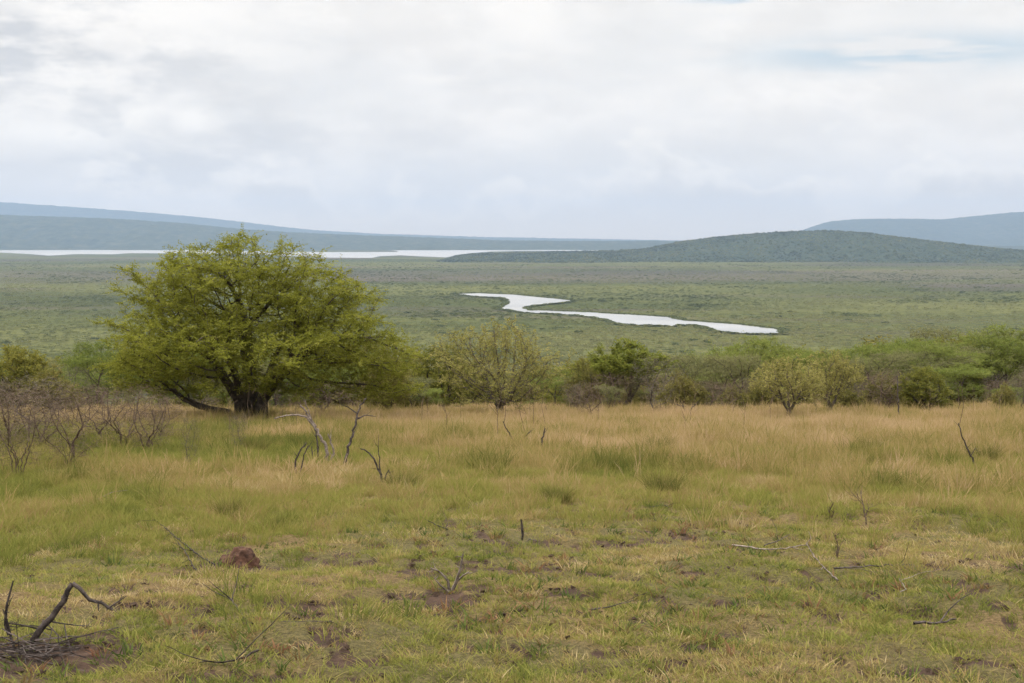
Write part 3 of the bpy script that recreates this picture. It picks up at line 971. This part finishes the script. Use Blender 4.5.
# tree line beyond the grass: near copies nobody could tell apart
GBG = 'trees in the line beyond the grass'
gk = np.random.default_rng(99)
kinds = [(AC1, 4.6, 6.0, 'feathery green acacia in the dense tree line beyond the golden grass', 'tree'), (AC2, 4.0, 5.2, 'feathery green acacia in the dense tree line beyond the golden grass', 'tree'),
         (AC3, 4.2, 5.0, 'thin grey-green acacia in the scrubby tree line beyond the golden grass', 'tree'), (GB, 2.6, 3.0, 'dull olive bush in the scrubby line beyond the golden grass', 'bush'),
         (YB, 3.0, 3.2, 'yellowish bush in the scrubby line beyond the golden grass', 'bush')]
for k in range(120):
    px = gk.uniform(-60, 1090); Y = gk.uniform(76, 140)
    right = px > 840
    p = [.34, .26, .22, .10, .08] if right else ([.2, .2, .28, .2, .12] if px > 420 else [.25, .2, .15, .25, .15])
    s_, h0, w0, lab, cat = kinds[gk.choice(5, p=p)]
    loc = on_ground_col(px, Y)
    # crowns stay below the open valley seen over them
    top = 336 + (16 if 430 < px < 700 else 6 if px < 830 else 0) + (8 if px < 120 else 0) - (10 if px > 950 else 0) + gk.uniform(0, 18)
    zt = at(px, top, Y)[2]
    hm = min(zt - loc[2], 8.5)
    if hm < 1.6: continue
    if hm < (zt - loc[2]) - 1.5 and gk.random() < .5: hm = 8.5
    place(s_, px, Y, None, hm * F / Y, hm * 1.25 * F / Y * gk.uniform(.85, 1.2), h0, w0, gk.uniform(0, 6.28), lab, cat, GBG)

# low bushes and saplings standing forward in the tall grass
for k in range(36):
    px = gk.uniform(555, 1050) if k < 29 else gk.uniform(405, 460)
    Y = gk.uniform(56, 78)
    s_ = [GB, YB, AC3, AC2][gk.choice(4, p=[.42, .18, .25, .15])]
    hp = gk.uniform(22, 46) * 62 / Y
    place(s_, px, Y, None, hp, hp * gk.uniform(.8, 1.5), rz=gk.uniform(0, 6.28), label='low bushy sapling standing forward of the tree line in the tall grass', cat='bush', group='saplings in the tall grass')
BS4 = bare_shrub(1.7, 2.4, 64, None, 150, 8); BS5 = bare_shrub(2.1, 1.5, 65, None, 120, 6); BS1 = bare_shrub(1.9, 2.0, 61); BS2 = bare_shrub(1.5, 1.3, 62, None, 80, 5); BS3 = bare_shrub(2.2, 1.6, 63, BARK_GREY, 90, 5)
leftsh = [(17, 476, 92, 66, BS5, 'leafless purplish shrub at the left edge, nearest of the bare shrubs'), (70, 468, 90, 81, BS1, 'leafless purplish shrub with a narrow V-shaped base in the left grass'),
          (125, 449, 68, 73, BS4, 'leafless purplish shrub right of the V-based bare shrub'), (160, 442, 52, 37, BS2, 'small bare shrub in front of the big tree crown\'s left skirt'),
          (190, 468, 54, 24, BS3, 'thin bare sapling standing in front of the big tree\'s trunk'), (42, 452, 61, 68, BS5, 'leafless shrub behind and between the two nearest purplish shrubs'),
          (150, 452, 59, 66, BS5, 'leafless shrub with upright twigs under the left edge of the big crown'), (30, 438, 64, 88, BS3, 'taller bare brown shrub in front of the yellowish and dull green bushes at left'), (4, 450, 71, 66, BS1, 'leafless greyish shrub cut off by the left picture edge, behind the nearest one'), (98, 440, 54, 66, BS2, 'low tangled bare shrub behind the V-based bare shrub'), (238, 452, 40, 24, BS3, 'tiny bare stem shrub right below the big tree\'s trunk')]
for px, py, hp, wp, s_, lab in leftsh:
    place(s_, px, 0, py, hp, wp, *((1.9, 2.0) if s_ is BS1 else (1.5, 1.3) if s_ is BS2 else (2.2, 1.6)), gk.uniform(0, 6.28), lab, 'shrub', 'bare shrubs on the left of the grass')
for k in range(46):
    px = gk.uniform(560, 1060) if k < 32 else gk.uniform(-30, 430)
    Y = gk.uniform(52, 90); s_ = [BS1, BS2, BS3][gk.integers(0, 3)]
    h0, w0 = (1.9, 2.0) if s_ is BS1 else (1.5, 1.3) if s_ is BS2 else (2.2, 1.6)
    q = gk.uniform(.6, 1.15)
    place(s_, px, Y, None, h0 * q * F / Y, w0 * q * 1.2 * F / Y, h0, w0, gk.uniform(0, 6.28), 'bare grey scrub bush among the tree line beyond the grass', 'shrub', 'bare scrub in the tree line')


# ------------------------------------------------------------------ sticks, dead stems and fallen branches
def poly_tube(lines):
    ch = []
    for pts, r0, r1 in lines:
        P = np.array(pts, float)
        # resample with a little crookedness
        s = np.concatenate([[0], np.cumsum(np.linalg.norm(np.diff(P, axis=0), axis=1))])
        n = max(3, int(s[-1] / .05)); n = min(n, 60)
        u = np.linspace(0, s[-1], n)
        Pn = np.stack([np.interp(u, s, P[:, k]) for k in range(3)], 1)
        Pn[1:-1] += rng.normal(0, max(r0 * .35, .003), (n - 2, 3))
        ch.append((Pn, np.linspace(r0, r1, n)))
    return tubes(ch)


def standing(name, base, lines, m, label, cat, group=None, lean=.0, twigs=2, depth=.25):
    """a dead plant standing where base meets the ground; lines of (px, py) with radius in pixels"""
    b = ground(*base); Y = b[1]; s = Y / F
    out = []
    common = rng.normal(0, depth)
    for li, (pts, r0, r1) in enumerate(lines):
        dd = rng.normal(0, depth)
        P = []
        for q, (px, py) in enumerate(pts):
            w = at(px, py, Y) - b
            w[1] = common * np.linalg.norm(w[[0, 2]])
            if q: w[1] += dd * np.linalg.norm((w - P[0])[[0, 2]]) * (0 if li < 2 else .6)
            P.append(w)
        if abs(pts[0][0] - base[0]) < 2 and abs(pts[0][1] - base[1]) < 2: P[0] = P[0] * 0 + np.array([P[0][0], 0, -.05])
        out.append((P, r0 * s, r1 * s))
        for k in range(twigs):
            i = rng.integers(max(1, len(P) // 2), len(P))
            d = nrm(rng.normal(0, 1, 3) + nrm(P[i] - P[i - 1]) * 1.2); L = rng.uniform(4, 12) * s
            mid = P[i - 1] + (P[i] - P[i - 1]) * rng.uniform(.3, 1)
            out.append(([mid, mid + d * L * .6, mid + d * L + np.array([0, 0, .15 * L])], max(r1 * s * .8, .0025), .002))
    V, Q = poly_tube(out)
    o = link(name, fast_mesh(name, V, Q, smooth=True), m); o.location = b
    return tag(o, label, cat, group)


def lying(name, pts, m, label, cat='branch', group=None, twigs=4, r=None):
    """a branch on the grass: points (px, py, height above ground in m)"""
    W3 = []
    for px, py, h in pts:
        gpt = ground(px, py)
        d = ray(px, py)
        if h > 0:   # the ground point under a raised point lies nearer the camera along the ray
            lo = gpt.copy()
            for _ in range(6):
                tY = gpt[1] - h / (-(d[2] / d[1]) + 1e-6) * .9
                lo = EYE + d * (max(tY, 2) / d[1])
            lo[2] = max(lo[2], float(H(lo[0], lo[1])) + h * .3)
            W3.append(lo)
        else:
            W3.append(gpt + np.array([0, 0, .03]))
    W3 = np.array(W3); o0 = W3[0].copy(); W3 = W3 - o0
    r0 = r or .012
    out = [(list(W3), r0, r0 * .45)]
    for k in range(twigs):
        i = rng.integers(1, len(W3)); t = rng.random()
        p = W3[i - 1] + (W3[i] - W3[i - 1]) * t
        d = nrm(rng.normal(0, 1, 3) * np.array([1, 1, .5]) + nrm(W3[i] - W3[i - 1]) + np.array([0, 0, .35])); L = rng.uniform(.12, .4)
        out.append(([p, p + d * L * .5, p + d * L + rng.normal(0, .04, 3)], r0 * .5, r0 * .2))
    V, Q = poly_tube(out)
    o = link(name, fast_mesh(name, V, Q, smooth=True), m); o.location = o0
    return tag(o, label, cat, group)


SN = 'dead_stem'
standing(SN, (329, 466), [([(329, 466), (326, 448), (318, 432), (310, 418), (300, 405)], 2.0, .9), ([(331, 466), (334, 450), (328, 434)], 1.4, .8), ([(318, 432), (306, 416), (292, 414), (275, 418)], 1.2, .6), ([(314, 424), (308, 410), (304, 400)], 1.0, .5)],
         DEADWOOD_PALE, 'pale dead arching stem bent over to the left below the big tree', 'dead plant', None)
standing(SN, (343, 470), [([(343, 470), (347, 450), (353, 430), (355, 414), (363, 402)], 1.7, .8), ([(354, 416), (345, 410), (338, 408)], .9, .4), ([(353, 422), (364, 418), (374, 419)], .8, .35)],
         DEADWOOD, 'dark slender dead stem leaning right beside the pale arching one', 'dead plant')
standing(SN, (383, 487), [([(383, 487), (381, 476), (375, 462), (368, 452), (360, 450)], 1.5, .6), ([(384, 487), (386, 474), (389, 470)], 1.2, .6), ([(380, 474), (379, 456), (378, 447)], .9, .4)],
         DEADWOOD, 'dark dead stump with three crooked prongs in the tall grass', 'dead plant')
standing(SN, (297, 476), [([(297, 476), (295, 462), (300, 450), (306, 443)], 1.3, .6), ([(298, 476), (303, 458), (308, 446)], 1.0, .5)], DEADWOOD, 'pair of thin curved dead shoots left of the pale arching stem', 'dead plant')
standing(SN, (319, 462), [([(319, 462), (318, 445), (316, 430)], 1.2, .6), ([(313, 462), (312, 446)], .9, .5)], DEADWOOD, 'short dark dead stem half hidden behind the pale arching one', 'dead plant')
standing(SN, (517, 447), [([(517, 447), (510, 434), (503, 420)], 1.0, .4), ([(517, 447), (524, 437), (531, 429)], .8, .4)], DEADWOOD, 'V-shaped dead twig in the grass below the broad thorn tree', 'dead plant')
standing(SN, (542, 452), [([(542, 452), (542, 440), (545, 428)], 1.2, .6)], DEADWOOD, 'short upright dead stick right below the broad thorn tree', 'dead plant')
standing(SN, (978, 470), [([(978, 470), (972, 456), (965, 440), (961, 424)], 1.2, .5), ([(972, 456), (977, 448)], .6, .3)], DEADWOOD, 'thin dark dead stem leaning left in the grass at the right', 'dead plant')
standing(SN, (899, 420), [([(899, 420), (899, 400), (899, 376)], .8, .5)], DEADWOOD, 'tall straight bare pole-like stem in front of the thin grey acacia', 'dead plant')
standing(SN, (687, 416), [([(687, 416), (683, 406), (676, 404)], .9, .4), ([(687, 416), (692, 407), (695, 404)], .9, .4), ([(684, 414), (675, 410)], .8, .4), ([(688, 414), (697, 410)], .8, .3)], DEADWOOD, 'low spiky dead bush in the grass right of the round-topped tree', 'dead plant', twigs=4)
standing(SN, (523, 541), [([(523, 541), (522, 531), (521, 519)], 1.4, 1.0), ([(523, 541), (530, 539), (538, 541)], 1.2, .6)], DEADWOOD, 'short dark stub with a foot, standing in the cropped grass at mid picture', 'dead plant', twigs=1)
standing(SN, (450, 590), [([(450, 590), (447, 578), (441, 571), (431, 567)], 2.0, .8), ([(452, 590), (459, 575), (463, 553)], 2.3, 1.0), ([(456, 582), (463, 575), (469, 571)], 1.4, .7), ([(449, 592), (440, 585), (434, 577)], 1.3, .7)],
         DEADWOOD_PALE, 'pinkish grey dead bush stump with four stubby prongs in the cropped grass', 'dead plant', twigs=3)
standing('dry_weed', (867, 524), [([(867, 524), (865, 510), (863, 492)], 1.0, .4), ([(866, 516), (871, 508)], .7, .3), ([(865, 506), (858, 498)], .6, .3)], BARK_PURPLE, 'reddish brown dry weed with the tallest stalk, in the right grass', 'weed', twigs=6)
standing('dry_weed', (830, 518), [([(830, 518), (829, 510), (832, 503)], 1.0, .4), ([(830, 518), (834, 510)], .8, .3)], BARK_PURPLE, 'short dark dry weed just left of the taller reddish weed', 'weed', twigs=6)
standing('dry_weed', (836, 556), [([(836, 556), (838, 546), (836, 538)], 1.0, .4), ([(836, 556), (840, 548)], .8, .3)], BARK_PURPLE, 'reddish dry weed right of the long pale fallen stick', 'weed', twigs=6)
# broken branch at the lower left
standing('broken_branch', (34, 646), [([(30, 652), (38, 632), (52, 612), (69, 586)], 4.2, 2.6), ([(69, 586), (82, 598), (96, 607), (109, 613)], 2.9, 1.6), ([(8, 636), (4, 618), (5, 602), (10, 583)], 2.2, .9), ([(14, 650), (6, 622), (2, 610)], 1.8, .8),
                                       ([(104, 612), (112, 606), (122, 600)], 1.1, .5), ([(40, 630), (24, 626), (2, 624)], 1.3, .6), ([(46, 622), (64, 626), (84, 629)], 1.0, .5)],
         DEADWOOD, 'thick broken black branch bent at a sharp elbow, lower left corner', 'branch', twigs=4, depth=.12)
p0 = ground(28, 655)
lines = []
for k in range(70):
    q = np.array([rng.normal(0, .17), rng.normal(0, .16), rng.uniform(.0, .05)])
    d = nrm(np.array([rng.normal(), rng.normal(), rng.normal(0, .2)])); L = rng.uniform(.08, .24)
    lines.append(([q - d * L, q + rng.normal(0, .01, 3), q + d * L], .005, .003))
V_, Q_ = poly_tube(lines)
o = link('twig_heap', fast_mesh('twig_heap', V_, Q_), DEADWOOD); o.location = p0
tag(o, 'dark heap of broken twigs on bare earth at the foot of the black branch', 'twig heap')
FB = 'fallen_branch'
lying(FB, [(214, 568, 0), (200, 556, .05), (182, 542, .08), (156, 520, .12)], DEADWOOD, 'thin dead branch slanting up and left from the reddish earth mound', r=.010)
lying(FB, [(196, 574, 0), (184, 550, .1), (170, 532, .12)], DEADWOOD, 'second, steeper thin twig left of the reddish earth mound', r=.007, twigs=2)
lying(FB, [(332, 626, 0), (290, 622, .02), (250, 624, .02), (236, 606, .08), (228, 596, .1)], DEADWOOD, 'crooked dead branch with upturned end, below the reddish earth mound', r=.010)
lying(FB, [(258, 655, 0), (240, 660, .01), (222, 668, 0), (206, 666, 0)], DEADWOOD, 'dark twig lying flat near the bottom edge, left of centre', r=.009)
lying(FB, [(68, 518, 0), (86, 504, .1), (113, 492, .2)], DEADWOOD_PALE, 'thin pale dead twig leaning to the right in the green grass at left', r=.010, twigs=2)
lying(FB, [(448, 532, 0), (436, 525, .08), (420, 516, .15)], DEADWOOD, 'short dead twig rising to the left, above the pronged stump', r=.008, twigs=1)
lying(FB, [(732, 545, .05), (764, 549, .03), (784, 549, .02), (808, 547, 0)], DEADWOOD_PALE, 'pale stick lying level in the cropped grass on the right', r=.010, twigs=1)
lying(FB, [(764, 549, 0), (780, 540, .08), (790, 534, .12)], DEADWOOD, 'dark twig leaning over the pale level stick', r=.007, twigs=2)
lying(FB, [(838, 584, 0), (826, 570, .03), (814, 556, .08), (806, 543, .14)], DEADWOOD_PALE, 'long pale stick slanting up to the left in the right grass', r=.009, twigs=2)
lying(FB, [(834, 572, 0), (860, 567, .03), (890, 565, .02), (914, 565, .02)], DEADWOOD, 'dark straight stick lying level right of the slanting pale one', r=.009, twigs=2)
lying(FB, [(590, 614, 0), (612, 607, .03), (634, 600, .08)], DEADWOOD, 'faint brown stick lying slantwise in the grass at lower centre', r=.007, twigs=1)
lying(FB, [(914, 628, 0), (934, 623, .03), (956, 619, .03)], DEADWOOD, 'dark rotting stick on bare earth at lower right', r=.013, twigs=1)
lying(FB, [(650, 507, .05), (664, 505, .05), (670, 510, 0)], DEADWOOD, 'small hooked twig under a grass clump at mid picture', r=.007, twigs=1)
lying(FB, [(900, 596, 0), (906, 590, .03), (899, 578, .08)], DEADWOOD_PALE, 'tiny pale stub of straw wood at right, below the dark level stick', r=.006, twigs=1)
lying(FB, [(270, 416, .3), (292, 414, .45), (308, 416, .3), (326, 424, .05)], DEADWOOD_PALE, 'pale fallen limb lying in the shade beneath the big spreading tree', r=.035, twigs=6)
lying(FB, [(745, 414, .3), (765, 412, .4), (790, 417, .1)], DEADWOOD, 'dark low dead limb stretching left from the forked thorn tree', r=.03, twigs=4)

# dry stalks standing above the grass
def stalk(seed):
    gg = np.random.default_rng(seed)
    L = [([np.array([0, 0, -.05]), np.array([gg.normal(0, .05), gg.normal(0, .05), .6]), np.array([gg.normal(0, .12), gg.normal(0, .12), 1.15])], .009, .004)]
    for k in range(6):
        z = gg.uniform(.45, 1.1); d = nrm(np.array([gg.normal(), gg.normal(), gg.uniform(.5, 1.3)])); q = np.array([0, 0, z])
        L.append(([q, q + d * .12, q + d * gg.uniform(.15, .32)], .005, .003))
    V, Q = poly_tube(L)
    return fast_mesh('dry_stalk', V, Q)


SM = [stalk(k) for k in range(4)]
first = None
for k in range(84):
    px = gk.uniform(380, 1040) if k < 62 else gk.uniform(0, 380)
    Y = gk.uniform(34, 74)
    l = on_ground_col(px, Y)
    o = link('dry_stalk', SM[k % 4], BARK_PURPLE); o.location = l
    o.rotation_euler = (0, 0, gk.uniform(0, 6.28)); s = gk.uniform(.7, 1.25); o.scale = (s, s, s)
    tag(o, 'thin dry weed stalk standing up out of the tall grass', 'weed', 'dry stalks in the tall grass')

# ------------------------------------------------------------------ reddish earth mound
import bmesh
bm = bmesh.new()
bmesh.ops.create_icosphere(bm, subdivisions=5, radius=1)
from mathutils import noise
for v in bm.verts:
    p = v.co.copy()
    k = 1 + .26 * noise.noise(p * 1.7 + Vector((3, 1, 0))) + .12 * noise.noise(p * 4.1) + .06 * noise.noise(p * 9)
    k += .10 * round(noise.noise(p * 2.6 + Vector((9, 0, 2))) * 2.5) / 2.5
    v.co = Vector((p.x * .18 * k, p.y * .15 * k, p.z * .18 * k * (1 - .25 * (p.x < -.2) * min(1, -p.x))))
for f in bm.faces: f.smooth = True
me = bpy.data.meshes.new('earth_mound'); bm.to_mesh(me); bm.free()
m = bark_mat('red_earth', (.055, .030, .021), (.135, .07, .047), 11)
o = link('earth_mound', me, m); o.location = ground(239, 564) - np.array([0, 0, .03])
tag(o, 'small lumpy reddish brown earth mound in the short grass at left', 'mound')

# ------------------------------------------------------------------ air
hz = bpy.data.meshes.new('haze')
import itertools
bm = bmesh.new(); bmesh.ops.create_cube(bm, size=1)
ztop, zbot = 900.0, VALLEY - 4.0
for v in bm.verts:
    v.co = Vector((v.co.x * 69000, v.co.y * 69000, ztop if v.co.z > 0 else zbot))
bm.to_mesh(hz); bm.free()
m, nt = mat('haze')
pv = N(nt, 'ShaderNodeVolumePrincipled')
pv.inputs['Color'].default_value = (.40, .57, .88, 1)
pv.inputs['Absorption Color'].default_value = (.15, .15, .15, 1)
pv.inputs['Density'].default_value = 4.2e-5
pv.inputs['Anisotropy'].default_value = .3
for k_ in ('Density Attribute', 'Color Attribute', 'Temperature Attribute'): pv.inputs[k_].default_value = ''
o = N(nt, 'ShaderNodeOutputMaterial'); nt.links.new(pv.outputs[0], o.inputs['Volume'])
tag(link('haze', hz, m), kind='stuff')

# ------------------------------------------------------------------ sky and sun
SUN_EL, SUN_AZ = 62.0, -50.0      # azimuth clockwise from straight ahead
w = bpy.data.worlds.new('World'); sc.world = w; w.use_nodes = True
nt = w.node_tree; nt.nodes.clear()
sky = N(nt, 'ShaderNodeTexSky', sky_type='NISHITA'); sky.sun_disc = False
sky.sun_elevation = R(SUN_EL); sky.sun_rotation = R(SUN_AZ); sky.dust_density = 1.5
tc = N(nt, 'ShaderNodeTexCoord'); D = tc.outputs['Generated']
sx = N(nt, 'ShaderNodeSeparateXYZ'); nt.links.new(D, sx.inputs[0])
X_, Y_, Z_ = sx.outputs
az = M(nt, 'ARCTAN2', X_, Y_)            # radians right of straight ahead
el = M(nt, 'ARCSINE', Z_)


def comb(a, b, c):
    n = N(nt, 'ShaderNodeCombineXYZ')
    for s, v in zip(n.inputs, (a, b, c)):
        if isinstance(v, (int, float)): s.default_value = v
        else: nt.links.new(v, s)
    return n.outputs[0]


def PX(px): return math.atan((px - 512) / F)
def PY(py): return math.atan((HOR - py) / F)


def blob(px, py, wx, wy):
    """soft patch in one part of the sky"""
    a = M(nt, 'DIVIDE', M(nt, 'SUBTRACT', az, PX(px)), wx / F)
    b = M(nt, 'DIVIDE', M(nt, 'SUBTRACT', el, PY(py)), wy / F)
    r2 = M(nt, 'ADD', M(nt, 'MULTIPLY', a, a), M(nt, 'MULTIPLY', b, b))
    return M(nt, 'POWER', 2.718, M(nt, 'MULTIPLY', r2, -1.0))


vec = comb(M(nt, 'MULTIPLY', X_, 1.0), M(nt, 'MULTIPLY', Y_, 1.0), M(nt, 'MULTIPLY', Z_, 3.2))
n_big = NOISE(nt, vec, 5.0, 4, .55)
n_mid = NOISE(nt, vec, 14.0, 4, .6)
vec2 = comb(X_, Y_, M(nt, 'MULTIPLY', Z_, 1.4))
n_puff = NOISE(nt, vec2, 15.0, 4, .5)
wisp = NOISE(nt, comb(X_, Y_, M(nt, 'MULTIPLY', Z_, 8.0)), 6.0, 3, .6)

WHITE = (9.6, 9.6, 9.7); GREY = (5.6, 5.8, 6.2); BLUEG = (6.0, 6.9, 7.7)
# high thin overcast
n_cl = NOISE(nt, comb(X_, Y_, M(nt, 'MULTIPLY', Z_, 2.2)), 11.0, 5, .6)
c = MIX(nt, SS(nt, n_big, .35, .65), (9.8, 9.6, 9.5), (8.3, 8.3, 8.4))
c = MIX(nt, M(nt, 'MULTIPLY', SS(nt, n_cl, .46, .62), .38), c, (7.5, 7.4, 7.4))
# heavier grey cloud, upper left
heavy = M(nt, 'MULTIPLY', M(nt, 'MAXIMUM', blob(30, 55, 230, 75), M(nt, 'MULTIPLY', blob(110, 160, 300, 55), .8)), SS(nt, n_mid, .38, .60))
c = MIX(nt, M(nt, 'MULTIPLY', heavy, .8), c, GREY)
streak = M(nt, 'MULTIPLY', blob(380, 85, 260, 22), SS(nt, wisp, .42, .6))
c = MIX(nt, M(nt, 'MULTIPLY', streak, .35), c, (7.3, 7.5, 7.9))
# white puffs on the left
puff = M(nt, 'MULTIPLY', M(nt, 'MAXIMUM', blob(110, 118, 55, 22), M(nt, 'MAXIMUM', blob(193, 124, 22, 14), blob(60, 140, 80, 16))), SS(nt, n_puff, .44, .54))
c = MIX(nt, M(nt, 'MULTIPLY', puff, .9), c, (10.4, 10.2, 10.0))
# cumulus bank along the horizon
edge = M(nt, 'ADD', M(nt, 'ADD', PY(196), M(nt, 'MULTIPLY', M(nt, 'SUBTRACT', n_puff, .5), .15)), M(nt, 'MULTIPLY', SS(nt, az, PX(250), PX(900)), .022))
hgt = M(nt, 'SUBTRACT', edge, el)
inb = SS(nt, hgt, -.005, .009)
c = MIX(nt, M(nt, 'MULTIPLY', SS(nt, hgt, -.05, -.004), .30), c, (7.7, 7.75, 8.0))
bank = MIX(nt, SS(nt, hgt, .0, .024), (10.2, 9.95, 9.7), (7.4, 7.3, 7.3))
bank = MIX(nt, M(nt, 'MULTIPLY', SS(nt, n_mid, .45, .65), .4), bank, (7.7, 7.8, 8.0))
c = MIX(nt, M(nt, 'MULTIPLY', inb, .85), c, bank)
# warm tint put into the low sky to offset the blue of the haze
c = MIX(nt, M(nt, 'MULTIPLY', SS(nt, el, PY(170), PY(238)), .7), c, (9.4, 8.3, 6.8))
# blue openings
gap = M(nt, 'MULTIPLY', M(nt, 'MAXIMUM', blob(905, 62, 140, 15), blob(742, 8, 45, 10)), SS(nt, wisp, .34, .50))
skyc = MIX(nt, 1.0, sky.outputs[0], (1.0, 1.0, 1.0), 'MULTIPLY')
thin = MIX(nt, .45, skyc, (6.4, 8.2, 9.8))
c = MIX(nt, M(nt, 'MULTIPLY', gap, 1.0), c, thin)
# an overcast sky is dimmer low down than overhead
lift = M(nt, 'ADD', .745, M(nt, 'MULTIPLY', SS(nt, el, R(11), R(55)), 1.5))
c = MIX(nt, 1.0, c, comb(lift, M(nt, 'MULTIPLY', lift, .985), M(nt, 'MULTIPLY', lift, .945)), 'MULTIPLY')
bg = N(nt, 'ShaderNodeBackground'); bg.inputs['Strength'].default_value = .1
nt.links.new(c, bg.inputs[0])
o = N(nt, 'ShaderNodeOutputWorld'); nt.links.new(bg.outputs[0], o.inputs[0])

sl = bpy.data.lights.new('sun', 'SUN'); sl.energy = 1.5; sl.angle = R(11); sl.color = (1, .95, .86)
so = bpy.data.objects.new('sun', sl); COL.objects.link(so)
sd = Vector((math.sin(R(SUN_AZ)) * math.cos(R(SUN_EL)), math.cos(R(SUN_AZ)) * math.cos(R(SUN_EL)), math.sin(R(SUN_EL))))
so.rotation_euler = sd.to_track_quat('Z', 'Y').to_euler(); so.location = sd * 50

# ------------------------------------------------------------------ render settings
sc.view_settings.view_transform = 'Standard'; sc.view_settings.look = 'None'
sc.view_settings.exposure = 0.55; sc.view_settings.gamma = 1.0
sc.cycles.max_bounces = 4; sc.cycles.diffuse_bounces = 2; sc.cycles.transmission_bounces = 3; sc.cycles.glossy_bounces = 2
sc.cycles.volume_bounces = 0
sc.cycles.use_denoising = True
sc.cycles.denoiser = 'OPENIMAGEDENOISE'; sc.cycles.denoising_input_passes = 'RGB_ALBEDO_NORMAL'; sc.cycles.denoising_prefilter = 'ACCURATE'
w.cycles.sampling_method = 'MANUAL'; w.cycles.sample_map_resolution = 256
sc.cycles.use_light_tree = False; sc.cycles.adaptive_threshold = .015; sc.cycles.adaptive_min_samples = 8
